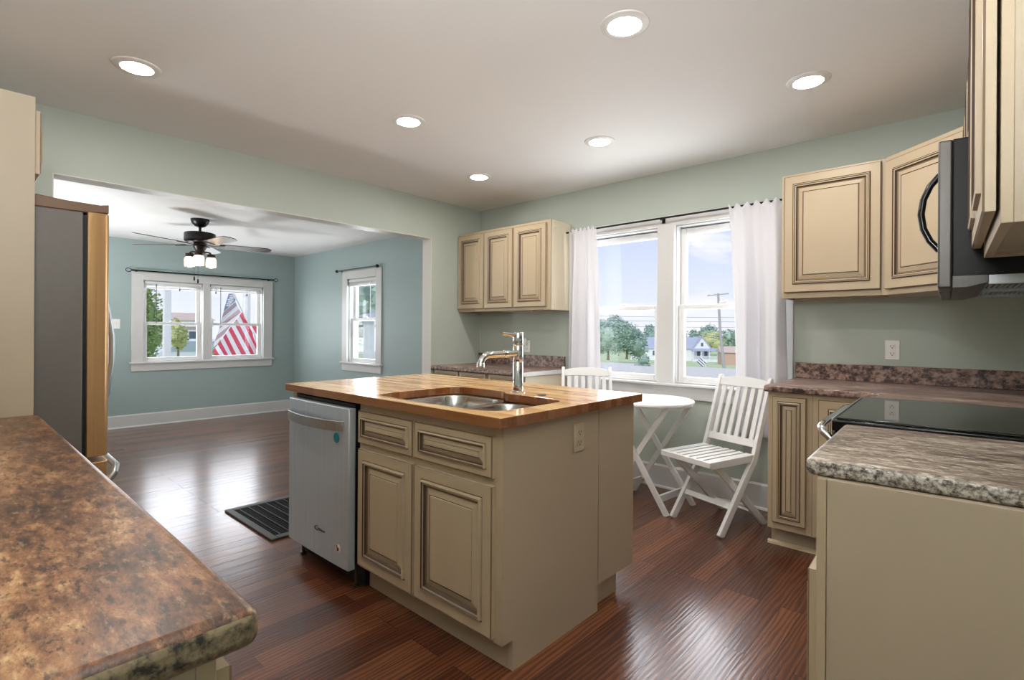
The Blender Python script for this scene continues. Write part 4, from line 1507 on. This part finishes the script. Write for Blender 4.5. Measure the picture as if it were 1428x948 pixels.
# ------------------------------------------------------------------ white folding chairs and bistro table
def make_chair():
    r = thing('folding_chair', 'white slatted wooden folding chair beside the narrow base cabinet', 'chair', (0, 0, 0), 0, 'white folding chairs')
    side = Vector((1, 0, 0))
    K0, K1, K2 = Vector((0, 0, 0)), Vector((0, 0.300, 0.432)), Vector((0, 0.455, 0.918))
    up = (K2 - K1).normalized()
    nrm = Vector((0, -up.z, up.y))
    P = lambda x, z: Vector((x, 0, 0)) + K1 + up * ((z - K1.z) / up.z)
    for s_ in (-1, 1):
        ox = Vector((0.188 * s_, 0, 0))
        path = [K0, K0.lerp(K1, 0.5), K0.lerp(K1, 0.84), K0.lerp(K1, 0.95) + Vector((0, 0.002, 0)), K1 + (K2 - K1) * 0.06, K1 + (K2 - K1) * 0.2, K1 + (K2 - K1) * 0.6, K1 + (K2 - K1) * 0.965, K2]
        wd = [0.044, 0.044, 0.046, 0.046, 0.044, 0.042, 0.036, 0.032, 0.020]
        loops = []
        for i, p in enumerate(path):
            d = (path[min(i + 1, len(path) - 1)] - path[max(i - 1, 0)]).normalized()
            n_ = Vector((0, -d.z, d.y))
            w = wd[i] / 2
            loops.append([tuple(p + ox + side * 0.012 * a + n_ * w * c) for a, c in ((-1, -1), (1, -1), (1, 1), (-1, 1))])
        MB().loft(loops).build('long_leg', 'white_paint', r, bevel=0.003)
        MB().bar((0.160 * s_, 0.440, 0.0), (0.160 * s_, -0.02, 0.425), 0.022, 0.042, side).build('short_leg', 'white_paint', r, bevel=0.003)
        MB().bar((0.186 * s_, -0.085, 0.428), (0.186 * s_, 0.290, 0.436), 0.022, 0.044, side).build('seat_rail', 'white_paint', r, bevel=0.003)
    MB().box(-0.197, 0.197, -0.098, -0.078, 0.415, 0.450).build('front_rail', 'white_paint', r, bevel=0.004)
    for i in range(7):
        x = -0.159 + i * 0.053
        MB().bar((x, -0.080, 0.447), (x, 0.285, 0.455), 0.036, 0.008, side).build('seat_slat', 'white_paint', r, bevel=0.0015)
    MB().box(-0.175, 0.175, 0.27, 0.288, 0.425, 0.450).build('back_rail', 'white_paint', r, bevel=0.002)
    # back: curved top rail, lower rail and slats in the leaning plane of the upper legs
    N = 12
    lo = []
    for i in range(N + 1):
        x = -0.176 + 0.352 * i / N
        top = 0.914 - 0.020 * (2 * i / N - 1) ** 2
        a0, a1 = P(x, 0.848), P(x, top)
        lo.append([tuple(a0 - nrm * 0.010), tuple(a0 + nrm * 0.010), tuple(a1 + nrm * 0.010), tuple(a1 - nrm * 0.010)])
    MB().loft(lo).build('top_rail', 'white_paint', r, bevel=0.002)
    MB().bar(P(-0.176, 0.515), P(0.176, 0.515), 0.046, 0.020, up).build('lower_rail', 'white_paint', r, bevel=0.002)
    for i in range(6):
        x = -0.139 + 0.0556 * i
        MB().bar(P(x, 0.53), P(x, 0.86), 0.030, 0.011, side).build('back_slat', 'white_paint', r, bevel=0.001)
    q = K0.lerp(K1, 0.36)
    MB().bar(q + Vector((-0.178, 0, 0)), q + Vector((0.178, 0, 0)), 0.034, 0.018, (K1 - K0).normalized()).build('stretcher', 'white_paint', r, bevel=0.002)
    MB().bar((-0.15, 0.36, 0.0745), (0.15, 0.36, 0.0745), 0.03, 0.016, (0, -0.46, 0.425)).build('stretcher', 'white_paint', r, bevel=0.002)
    return r


ch = make_chair()
ch.location = (-1.328, 3.160, 0)
ch.rotation_euler = (0, 0, math.radians(-19.6))
c2 = copy_tree(ch)
c2.location = (-2.134, 3.172, 0)
c2.rotation_euler = (0, 0, math.radians(35.6))
c2['label'] = 'white slatted folding chair behind the island, left of the bistro table'

tb = thing('bistro_table', 'small round white folding bistro table under the kitchen window', 'table', (-1.76, 3.36, 0))
MB().lathe([(0.0, 0.712), (0.300, 0.712), (0.312, 0.716), (0.315, 0.724), (0.312, 0.733), (0.306, 0.736), (0.0, 0.736)], seg=64).build('tabletop', 'white_paint', tb, smooth=True)
sd = (0, 1, 0)
ZT = 0.70
FR_, BR_ = Vector((0.222, -0.150, 0)), Vector((0.262, 0.178, 0))
FL_, BL_ = Vector((-0.240, -0.140, 0)), Vector((-0.222, 0.210, 0))
fr_t, br_t = Vector((-0.230, -0.140, ZT)), Vector((-0.205, 0.150, ZT))
fl_t, bl_t = Vector((0.200, -0.118, ZT)), Vector((0.235, 0.178, ZT))
for p, q in ((FR_, fr_t), (BR_, br_t), (FL_, fl_t), (BL_, bl_t)):
    MB().bar(p, q, 0.020, 0.036, sd).build('leg', 'white_paint', tb, bevel=0.002)
MB().bar(FR_.lerp(fr_t, 0.14), BR_.lerp(br_t, 0.14), 0.046, 0.018, (0, 0, 1)).build('stretcher', 'white_paint', tb, bevel=0.002)
MB().bar(FL_.lerp(fl_t, 0.14), BL_.lerp(bl_t, 0.14), 0.046, 0.018, (0, 0, 1)).build('stretcher', 'white_paint', tb, bevel=0.002)
MB().bar(fr_t, br_t, 0.03, 0.02, (0, 0, 1)).build('top_rail', 'white_paint', tb, bevel=0.002)
MB().bar(fl_t, bl_t, 0.03, 0.02, (0, 0, 1)).build('top_rail', 'white_paint', tb, bevel=0.002)

# ------------------------------------------------------------------ recessed ceiling lights
lights = [(-2.999, 0.629, 'round recessed ceiling light nearest the fridge'),
          (-2.551, 1.876, 'round recessed ceiling light above the dishwasher end of the island'),
          (-3.037, 2.932, 'round recessed ceiling light nearest the back left corner'),
          (-1.880, 2.909, 'round recessed ceiling light in front of the kitchen window, left'),
          (-0.656, 2.888, 'round recessed ceiling light nearest the right-hand wall cabinets'),
          (-1.091, 1.868, 'round recessed ceiling light nearest the camera, above the sink end')]
src = None
for i, (x, y, lab) in enumerate(lights):
    if src is None:
        src = thing('recessed_light', lab, 'ceiling light', (x, y, CEIL), 0, 'recessed kitchen ceiling lights')
        MB().lathe([(0.099, 0.0), (0.097, -0.004), (0.090, -0.007), (0.070, -0.0095), (0.067, -0.0095), (0.066, 0.0)], seg=48).build('trim_ring', 'light_trim', src, smooth=True)
        MB().lathe([(0.0, -0.0085), (0.064, -0.0085), (0.0655, -0.0075), (0.0655, 0.0)], seg=40).build('lens', 'lens', src, smooth=True)
        o_ = src
    else:
        o_ = copy_tree(src)
        o_.location = (x, y, CEIL)
        o_['label'] = lab

# ------------------------------------------------------------------ ceiling fan with light kit
fx, fy = -5.83, 1.755
fan = thing('ceiling_fan', 'dark bronze ceiling fan with jar lights in the living room', 'ceiling fan', (fx, fy, LCEIL))
MB().lathe([(0.0, 0.0), (0.083, 0.0), (0.083, -0.014), (0.074, -0.04), (0.05, -0.068), (0.024, -0.08), (0.0, -0.08)], seg=32).build('canopy', 'fan_black', fan, smooth=True)
MB().lathe([(0.0125, -0.07), (0.0125, -0.125), (0.024, -0.128), (0.024, -0.14)], seg=16).build('downrod', 'fan_black', fan, smooth=True)
MB().lathe([(0.0, -0.132), (0.11, -0.134), (0.136, -0.142), (0.140, -0.15), (0.140, -0.215), (0.132, -0.225), (0.10, -0.236), (0.06, -0.243), (0.0, -0.243)], seg=40).build('motor_housing', 'fan_black', fan, smooth=True)
MB().lathe([(0.055, -0.243), (0.058, -0.262), (0.062, -0.272), (0.05, -0.30), (0.042, -0.312), (0.046, -0.335), (0.036, -0.352), (0.0, -0.354)], seg=28).build('switch_housing', 'bronze_fan', fan, smooth=True)
for k_ in range(5):
    a = math.radians(-66 + 72 * k_)
    mt = Matrix.Rotation(a, 4, 'Z') @ Matrix.Translation((0, 0, -0.262)) @ Matrix.Rotation(math.radians(-11), 4, 'X')
    bi = MB().prism([(0.06, -0.018), (0.12, -0.014), (0.17, -0.03), (0.22, -0.045), (0.22, 0.045), (0.17, 0.03), (0.12, 0.014), (0.06, 0.018)], 0.0, 0.006).xform(mt).build('blade_iron', 'bronze_fan', fan)
    MB().prism([(0.17, -0.05), (0.20, -0.06), (0.55, -0.072), (0.62, -0.066), (0.66, -0.03), (0.66, 0.03), (0.62, 0.066), (0.55, 0.072), (0.20, 0.06), (0.17, 0.05)], 0.006, 0.012).xform(mt).build('blade', 'blade_dark', fan, bevel=0.002)
for k_ in range(3):
    a = math.radians(-22 + 120 * k_)
    ca, sa = math.cos(a), math.sin(a)
    cxx, cyy = 0.108 * ca, 0.108 * sa
    arm = MB().tube([(0.035 * ca, 0.035 * sa, -0.325), (0.075 * ca, 0.075 * sa, -0.322), (0.10 * ca, 0.10 * sa, -0.328), (cxx, cyy, -0.345)], 0.008, 10).build('light_arm', 'bronze_fan', fan, smooth=True)
    MB().lathe([(0.0, -0.340), (0.036, -0.340), (0.038, -0.346), (0.038, -0.372), (0.034, -0.374)], (cxx, cyy, 0), 20).build('socket_cup', 'bronze_fan', arm, smooth=True)
    MB().lathe([(0.036, -0.372), (0.040, -0.380), (0.048, -0.392), (0.049, -0.46), (0.045, -0.474), (0.042, -0.474), (0.046, -0.46), (0.045, -0.393), (0.037, -0.383), (0.034, -0.374)], (cxx, cyy, 0), 24).build('glass_shade', 'jar_glass', arm, smooth=True)
    MB().lathe([(0.0, -0.375), (0.012, -0.38), (0.014, -0.395), (0.025, -0.425), (0.022, -0.444), (0.0, -0.452)], (cxx, cyy, 0), 16).build('bulb', 'bulb', arm, smooth=True)
for dx, dy, ln in ((0.02, -0.055, 0.575), (-0.02, -0.01, 0.595)):
    pc = MB().tube([(dx, dy, -0.34), (dx, dy, -ln)], 0.0012, 5).build('pull_chain', 'bronze_fan', fan)
    MB().lathe([(0.0, 0.0), (0.006, -0.004), (0.008, -0.03), (0.006, -0.044), (0.0, -0.046)], (dx, dy, -ln), 10).build('pull_fob', 'fan_black', pc, smooth=True)

# ------------------------------------------------------------------ outdoors
def ground_z(y):
    t_ = min(1, max(0, (y - 8) / 110.0))
    return -0.6 - 4.9 * (t_ * t_ * (3 - 2 * t_))


b = MB()
xs = [-260 + 20 * i for i in range(24)]
ys = [-80 + 2.5 * i for i in range(150)]
vs = [(x, y, ground_z(y)) for y in ys for x in xs]
nx = len(xs)
fs = [(j * nx + i, j * nx + i + 1, (j + 1) * nx + i + 1, (j + 1) * nx + i) for j in range(len(ys) - 1) for i in range(nx - 1)]
b.add(vs, fs)
struct(b.build('ground', 'grass', smooth=True), 'green lawn falling away from the house', 'ground')


def road(label, pts, w, lift=0.03):
    b_ = MB()
    loops = []
    for i, p in enumerate(pts):
        p = Vector(p)
        d = (Vector(pts[min(i + 1, len(pts) - 1)]) - Vector(pts[max(i - 1, 0)])).normalized()
        n_ = Vector((-d.y, d.x))
        loops.append([(p.x + n_.x * w * k_, p.y + n_.y * w * k_, ground_z(p.y + n_.y * w * k_) + lift) for k_ in [-0.5 + 0.125 * q for q in range(9)]])
    b_.loft(loops, 0, False, False, closed=False)
    return struct(b_.build('road', 'asphalt'), label, 'road')


road('pale grey road crossing the lawn beyond the kitchen window', [(-90 + 4 * i, 44 - 0.12 * i * 4) for i in range(40)], 25.0, 0.012)
road('pale grey street beyond the flag window', [(-26, -40 + 4 * i) for i in range(16)], 8.0)


def crown_mb(r_, h_, n, seed, size):
    rr = random.Random(seed)
    b_ = MB()
    lobes = [(Vector((rr.uniform(-.55, .55) * r_, rr.uniform(-.55, .55) * r_, rr.uniform(-.3, .36) * h_)), rr.uniform(.38, .62)) for _ in range(11)]
    lobes.append((Vector((0, 0, 0)), 0.8))
    for i in range(n):
        c_, k2 = rr.choice(lobes)
        d = Vector((rr.gauss(0, 1), rr.gauss(0, 1), rr.gauss(0, 1))).normalized()
        q = rr.uniform(0.72, 1.0)
        p = c_ + Vector((d.x * r_ * k2 * q, d.y * r_ * k2 * q, d.z * h_ * 0.5 * k2 * q))
        u = Vector((rr.gauss(0, 1), rr.gauss(0, 1), rr.gauss(0, 1))).normalized()
        v = u.cross(d)
        if v.length < 0.1:
            continue
        v.normalize()
        u = v.cross(Vector((rr.gauss(0, .5), rr.gauss(0, .5), 1))).normalized()
        s2 = size * rr.uniform(.6, 1.3)
        b_.add([p - u * s2, p - v * s2 * .6, p + u * s2, p + v * s2 * .6], [(0, 1, 2, 3)], 0 if rr.random() < .6 else 1)
    # dense inner mass keeps the sky from showing straight through
    for c_, k2 in lobes:
        loops = []
        for j in range(1, 8):
            th_ = PI * j / 8
            loops.append([(c_.x + r_ * k2 * .66 * math.sin(th_) * math.cos(2 * PI * q / 10), c_.y + r_ * k2 * .66 * math.sin(th_) * math.sin(2 * PI * q / 10), c_.z + h_ * .5 * k2 * .66 * math.cos(th_)) for q in range(10)])
        b_.loft(loops, 0, True, True)
    return b_


def tree(label, loc, r_, h_, trunk, mats, n, seed, size, group, name='tree', cat='tree'):
    t_ = thing(name, label, cat, loc, 0, group)
    crown_mb(r_, h_, n, seed, size).build('crown', mats, t_, loc=(0, 0, trunk + h_ * 0.46))
    MB().tube([(0, 0, -0.2), (0.03, 0, trunk * 0.6), (0, 0.02, trunk + h_ * 0.4)], [0.035 * h_ + 0.03, 0.026 * h_ + 0.02, 0.012 * h_], 8).build('trunk', 'bark', t_)
    return t_


# --- beyond the flag window: porch posts, flag, trees, brick building, car
for u0, u1, lab in ((228, 238, 'white porch post seen through the left flag-window sash'), (340.5, 347.5, 'white porch post in front of the hanging flag')):
    p0, p1 = at_x(u0, 430, -9.85), at_x(u1, 430, -9.85)
    yc, w_ = (p0.y + p1.y) / 2, 0.10
    t_ = thing('porch_post', lab, 'post', (-9.85, yc, -0.45), 0, 'white porch posts')
    MB().box(-w_ / 2, w_ / 2, -w_ / 2, w_ / 2, 0.0, 3.2).build('shaft', 'post_white', t_, bevel=0.006)
    MB().box(-0.075, 0.075, -0.075, 0.075, 0.0, 0.18).build('base_block', 'post_white', t_, bevel=0.006)
o = MB().box(-10.0, FX - TH - 0.01, -1.0, 6.0, -0.62, -0.45).build('porch_deck', 'concrete')
struct(o, 'pale concrete porch deck outside the flag window', 'porch')

# flag: two draped folds, striped by clipping each fold into bands
FLX = -9.55


def clip(poly, n_, lo, hi):
    def half(pl, sg, lim):
        out = []
        for i in range(len(pl)):
            a, c_ = pl[i], pl[(i + 1) % len(pl)]
            da, dc = sg * (a[0] * n_[0] + a[1] * n_[1] - lim), sg * (c_[0] * n_[0] + c_[1] * n_[1] - lim)
            if da >= 0:
                out.append(a)
            if (da >= 0) != (dc >= 0):
                t2 = da / (da - dc)
                out.append((a[0] + (c_[0] - a[0]) * t2, a[1] + (c_[1] - a[1]) * t2))
        return out
    pl = half(poly, 1, lo)
    if len(pl) >= 3:
        pl = half(pl, -1, hi)
    return pl


def flag_fold(b_, poly, n_, period, start, depth, m0):
    vals = [p[0] * n_[0] + p[1] * n_[1] for p in poly]
    k_ = math.floor((min(vals) - start) / period)
    while start + k_ * period < max(vals):
        pl = clip(poly, n_, start + k_ * period, start + (k_ + 1) * period)
        if len(pl) >= 3:
            P_ = []
            for (qx, qy) in pl:
                v = at_x(285 + qx / 8.622, 395 + qy / 8.622, FLX)
                P_.append((FLX + depth + 0.03 * math.sin(qx * 0.02 + qy * 0.012), v.y, v.z))
            b_.add(P_, [tuple(range(len(P_)))], (k_ + m0) % 2)
        k_ += 1


fg = thing('flag', 'large red, white and blue flag hanging on the porch outside', 'flag', (0, 0, 0))
b = MB()
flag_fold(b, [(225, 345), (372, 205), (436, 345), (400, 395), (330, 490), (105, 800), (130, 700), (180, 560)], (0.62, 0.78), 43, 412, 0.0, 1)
o = b.build('upper_fold', ['flag_white', 'flag_backlit'], fg)
o.modifiers.new('cloth', 'SOLIDIFY').thickness = 0.004
b = MB()
flag_fold(b, [(436, 345), (470, 420), (640, 700), (640, 862), (190, 862), (100, 850), (105, 800), (330, 490), (400, 395)], (0.89, -0.46), 48, -10, 0.05, 0)
o = b.build('lower_fold', ['flag_red', 'flag_white'], fg)
o.modifiers.new('cloth', 'SOLIDIFY').thickness = 0.004
b = MB()
flag_fold(b, [(548, 492), (640, 500), (648, 860), (620, 860), (560, 640)], (0.89, -0.46), 60, 12, 0.10, 0)
o = b.build('back_fold', ['flag_red', 'flag_white'], fg)
o.modifiers.new('cloth', 'SOLIDIFY').thickness = 0.004
b = MB()
P_ = [at_x(285 + qx / 8.622, 395 + qy / 8.622, FLX) for qx, qy in ((290, 125), (338, 125), (372, 205), (300, 270), (225, 350), (240, 285))]
b.add([(FLX + 0.012, v.y, v.z) for v in P_], [tuple(range(6))])
o = b.build('canton', 'flag_blue', fg, label='blue canton with white stars')
o.modifiers.new('cloth', 'SOLIDIFY').thickness = 0.004
b = MB()
for row in range(6):
    for q in range(4):
        qx = 305 + q * 17 - row * 9 + (row % 2) * 8
        qy = 140 + row * 24 - q * 4 + 8
        if 240 < qx < 362 and (qx - 372) * 0.69 + (qy - 205) * 0.72 < -8 and qx > 300 - (qy - 125) * 0.34 + 4:
            v = at_x(285 + qx / 8.622, 395 + qy / 8.622, FLX)
            pts = [((0.021 if j % 2 == 0 else 0.009) * math.sin(j * PI / 5), (0.021 if j % 2 == 0 else 0.009) * math.cos(j * PI / 5)) for j in range(10)]
            b.add([(FLX + 0.018, v.y + p_[0], v.z + p_[1]) for p_ in pts], [tuple(range(10))])
b.build('stars', 'flag_white', o)
p0 = at_x(285 + 318 / 8.622, 395 + 108 / 8.622, FLX)
MB().tube([(FLX - 0.01, p0.y + 0.02, p0.z + 0.05), (FLX - 0.15, p0.y + 0.35, p0.z - 0.55), (FLX - 0.28, p0.y + 0.62, p0.z - 1.1)], 0.012, 8).build('flag_pole', 'post_white', fg)


def ground_at(x, y):
    return (x, y, ground_z(y))


p = at_x(205, 450, -13.5)
tree('dense green tree outside the left edge of the flag window', ground_at(-13.5, p.y - 0.42), 0.78, 3.0, 0.1, ['leaf_mid', 'leaf_light'], 7000, 5, 0.04, 'trees in front of the house')
p = at_x(210, 410, -24)
tree('tall dark tree behind the green tree outside the flag window', ground_at(-24, p.y - 1.35), 1.7, 5.0, 1.0, ['leaf_dark', 'leaf_mid'], 5000, 8, 0.085, 'trees in front of the house')
p = at_x(248, 470, -18)
tree('small yellow-green tree in front of the brick building', ground_at(-18, p.y), 0.36, 1.0, 1.2, ['leaf_yellow', 'leaf_light'], 1100, 9, 0.045, 'trees in front of the house')
p = at_x(266, 480, -20)
tree('small green tree right of the yellow-green one, outside the flag window', ground_at(-17.2, p.y + 0.12), 0.34, 0.5, 0.95, ['leaf_light', 'leaf_mid'], 1500, 19, 0.055, 'trees in front of the house')

bx = -38.0
y0, y1 = at_x(140, 440, bx).y, at_x(292, 440, bx).y
zt = at_x(255, 437, bx).z
r = thing('brick_building', 'red brick building across the street outside the flag window', 'building', (bx, y0, -0.65))
H = zt + 0.65
MB().box(-8, 0, 0, y1 - y0, 0, H - 0.42).build('brick_wall', 'brick', r)
MB().prism([(0.3, H - 0.42), (-8.3, H - 0.42), (-6, H + 0.1), (-2, H + 0.1)], -0.3, y1 - y0 + 0.3, 'y').build('roof', 'roof_brown', r)
MB().box(0.0, 0.15, -0.2, y1 - y0 + 0.2, H - 0.85, H - 0.4).build('fascia', 'house_white', r)
for q in range(4):
    yy = 0.45 + q * (y1 - y0 - 1.75) / 3.0
    wnd = MB().box(0.0, 0.08, yy, yy + 0.95, H - 2.6, H - 1.05).build('window', 'house_white', r)
    MB().box(0.08, 0.10, yy + 0.1, yy + 0.85, H - 2.5, H - 1.15).build('pane', 'window_dark', wnd)
MB().box(0.0, 0.4, 0.0, y1 - y0, H - 3.35, H - 3.15).build('belt_course', 'house_white', r)


def car(label, loc, rz, group=None):
    r_ = thing('car', label, 'car', loc, rz, group)
    prof = [(-2.1, 0.35), (2.1, 0.35), (2.15, 0.75), (1.95, 0.9), (1.1, 0.98), (0.55, 1.42), (-0.9, 1.45), (-1.6, 1.02), (-2.1, 0.95), (-2.18, 0.7)]
    MB().prism(prof, -0.85, 0.85, 'y').build('body', 'car_white', r_, bevel=0.06, seg=3)
    for s_ in (-1, 1):
        MB().prism([(1.0, 0.99), (0.52, 1.36), (-0.85, 1.38), (-1.4, 1.03)], 0.84 * s_, 0.865 * s_, 'y').build('side_windows', 'car_glass', r_)
        for wx in (-1.3, 1.3):
            MB().lathe([(0.0, -0.1), (0.2, -0.1), (0.33, -0.08), (0.33, 0.08), (0.2, 0.1), (0.0, 0.1)], seg=20).xform(Matrix.Translation((wx, 0.8 * s_, 0.33)) @ Matrix.Rotation(PI / 2, 4, 'X')).build('wheel', 'tyre', r_, smooth=True)
    return r_


p = at_x(264, 492, -19)
car('white car parked outside the flag window', (-21.5, at_x(264, 492, -21.5).y + 0.4, -0.6), PI / 2)

# --- beyond the narrow window: pale shed and a tree
r = thing('garden_shed', 'pale rendered shed seen through the narrow window', 'shed', (-14.5, 9.0, -0.62), math.radians(-32))
MB().box(-3.5, 3.5, 0, 3, 0, 2.15).build('wall', 'stucco', r)
MB().prism([(-0.3, 2.15), (3.3, 2.15), (1.5, 2.55)], -3.7, 3.7, 'x').build('roof', 'roof_grey', r)
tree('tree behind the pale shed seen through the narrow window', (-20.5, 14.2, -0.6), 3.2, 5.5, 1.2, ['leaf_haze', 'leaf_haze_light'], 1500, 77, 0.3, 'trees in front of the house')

# --- beyond the kitchen window
HD = 120.0                                      # distance scale along the photograph's axis


def place(u, v_ground, dist):
    p = at_d(u, v_ground, dist)
    return p


p = at_d(966, 502, HD)
gz = p.z
hx, hy = p.x, p.y
hr = math.atan2(math.sin(YAW - 0.25), math.cos(YAW - 0.25))
hs = thing('white_house', 'white cottage with grey roof and front porch across the road', 'house', (hx, hy, gz), hr)
# local frame: -y faces the kitchen; long wing runs to -x
MB().box(-14.0, 4.0, 1.0, 8.0, -3.0, 2.6).build('walls', 'house_white', hs)
MB().prism([(0.6, 2.5), (8.4, 2.5), (4.5, 5.2)], -14.4, 2.0, 'x').build('main_roof', 'roof_grey', hs)
b = MB().prism([(0.2, 2.5), (4.0, 2.5), (4.0, 2.7), (2.1, 5.2), (0.2, 2.7)], 0.85, 6.0, 'y')
b.build('gable', 'house_white', hs)
b = MB()
b.bar((-0.2, 3.3, 2.35), (2.1, 3.3, 5.4), 5.4, 0.18, (0, 1, 0)).bar((4.4, 3.3, 2.35), (2.1, 3.3, 5.4), 5.4, 0.18, (0, 1, 0))
b.build('gable_roof', 'roof_grey', hs)
w_ = MB().box(1.75, 2.45, 0.78, 0.86, 3.1, 4.1).build('window', 'house_white', hs)
MB().box(1.85, 2.35, 0.75, 0.79, 3.2, 4.0).build('pane', 'window_dark', w_)
for xx in (0.9, 2.5, -2.5, -5.5, -9.0):
    w_ = MB().box(xx, xx + 0.9, 0.92, 1.0, 0.8, 2.1).build('window', 'house_white', hs)
    MB().box(xx + 0.1, xx + 0.8, 0.88, 0.93, 0.9, 2.0).build('pane', 'window_dark', w_)
MB().prism([(-1.6, 2.15), (1.0, 2.55), (1.0, 2.7), (-1.6, 2.3)], -0.2, 7.2, 'x').build('porch_roof', 'roof_grey', hs)
MB().box(-0.2, 7.2, -1.5, 1.0, -3.0, 0.25).build('porch_deck', 'house_white', hs)
for q in range(5):
    xx = 0.0 + q * 1.75
    MB().box(xx - 0.09, xx + 0.09, -1.45, -1.27, 0.25, 2.25).build('porch_post', 'house_white', hs)
b = MB().box(0, 7.0, -1.42, -1.36, 0.95, 1.03)
for q in range(36):
    b.box(q * 0.195, q * 0.195 + 0.05, -1.41, -1.37, 0.25, 0.95)
b.build('porch_railing', 'house_white', hs)

p = at_d(1021, 502, 105)
r = thing('brown_shed', 'low brown building with a pale roof beside the utility pole', 'building', (p.x, p.y, p.z), hr)
MB().box(-2.0, 12, 0, 6, -3.0, 1.6).build('wall', 'wall_brown', r)
MB().prism([(-0.4, 1.5), (6.4, 1.5), (3, 2.7)], -2.3, 12.3, 'x').build('roof', 'roof_brown', r)

# utility pole
p = at_d(1010, 508, 55)
q0 = at_d(1001.5, 409, 55)
ptop = Vector((q0.x, q0.y, q0.z))
r = thing('utility_pole', 'leaning wooden utility pole with crossarm and wires beyond the kitchen window', 'pole', (p.x, p.y, p.z))
pt = ptop - p
rt_ = Vector((math.cos(YAW), math.sin(YAW), 0))
MB().tube([(0, 0, -0.6), tuple(pt * 0.5 + rt_ * -0.12), tuple(pt)], [0.17, 0.14, 0.11], 10).build('pole_shaft', 'pole_wood', r, smooth=True)
ca = pt * 0.975
MB().bar(ca - rt_ * 1.15 + Vector((0, 0, -0.07)), ca + rt_ * 1.1 + Vector((0, 0, 0.17)), 0.11, 0.09, (0, 0, 1)).build('crossarm', 'pole_wood', r)
for k_ in (-1.0, -0.35, 0.95):
    c0 = ca + rt_ * k_ + Vector((0, 0, 0.05 + 0.1 * k_))
    MB().lathe([(0.0, 0.0), (0.04, 0.0), (0.05, 0.06), (0.02, 0.14), (0.0, 0.15)], tuple(c0), 8).build('insulator', 'pole_wood', r)
b = MB()
for zz in (0.52, 0.60, 0.66):
    c0 = pt * zz
    b.tube([tuple(c0 + rt_ * (-24 + 3 * i) + Vector((0, 0, 0.0004 * ((-24 + 3 * i) ** 2)))) for i in range(21)], 0.014, 5)
b.build('wires', 'outlet_dark', r)

# little striped flag stuck in the lawn by the road
p = at_d(985, 512, 48)
r = thing('lawn_flag', 'small striped flag drooping on a short pole by the road', 'flag', (p.x, p.y, ground_z(p.y)))
zz = p.z - ground_z(p.y)
MB().tube([(0, 0, 0), tuple(Vector((0, 0, 1.1 + zz)) - rt_ * 0.55)], 0.02, 6).build('pole', 'post_white', r)
b = MB()
c0 = Vector((0, 0, 0.95 + zz)) - rt_ * 0.5
dn = (rt_ * 0.75 + Vector((0, 0, -0.66))).normalized()
ac = (rt_ * -0.66 + Vector((0, 0, -0.75))).normalized()
for i in range(6):
    a0 = c0 + ac * 0.10 * i
    a1 = c0 + ac * 0.10 * (i + 1)
    b.add([tuple(a0), tuple(a0 + dn * 0.75), tuple(a1 + dn * 0.75), tuple(a1)], [(0, 1, 2, 3)], 1 if i % 2 == 0 else 0)
o = b.build('cloth', ['window_dark', 'flag_white'], r)
o.modifiers.new('cloth', 'SOLIDIFY').thickness = 0.01

# trees beyond the kitchen window
p = at_d(874, 499, 92)
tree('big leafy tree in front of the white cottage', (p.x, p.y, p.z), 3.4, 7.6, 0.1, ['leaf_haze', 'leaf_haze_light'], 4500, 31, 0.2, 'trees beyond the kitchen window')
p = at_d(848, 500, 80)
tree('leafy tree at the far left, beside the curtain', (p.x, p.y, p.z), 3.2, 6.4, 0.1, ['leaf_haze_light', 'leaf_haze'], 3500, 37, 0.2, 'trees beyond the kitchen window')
p = at_d(896, 516, 40)
tree('round green bush on the lawn in front of the road', (p.x, p.y, p.z), 0.75, 1.25, 0.02, ['leaf_haze', 'leaf_mid'], 1200, 41, 0.05, 'trees beyond the kitchen window', 'bush', 'bush')
p = at_d(991, 490, 150)
tree('low yellow-green tree behind the cottage porch', (p.x, p.y, p.z), 4.5, 5.5, 0.8, ['leaf_yellow', 'leaf_haze'], 2000, 43, 0.3, 'trees beyond the kitchen window')
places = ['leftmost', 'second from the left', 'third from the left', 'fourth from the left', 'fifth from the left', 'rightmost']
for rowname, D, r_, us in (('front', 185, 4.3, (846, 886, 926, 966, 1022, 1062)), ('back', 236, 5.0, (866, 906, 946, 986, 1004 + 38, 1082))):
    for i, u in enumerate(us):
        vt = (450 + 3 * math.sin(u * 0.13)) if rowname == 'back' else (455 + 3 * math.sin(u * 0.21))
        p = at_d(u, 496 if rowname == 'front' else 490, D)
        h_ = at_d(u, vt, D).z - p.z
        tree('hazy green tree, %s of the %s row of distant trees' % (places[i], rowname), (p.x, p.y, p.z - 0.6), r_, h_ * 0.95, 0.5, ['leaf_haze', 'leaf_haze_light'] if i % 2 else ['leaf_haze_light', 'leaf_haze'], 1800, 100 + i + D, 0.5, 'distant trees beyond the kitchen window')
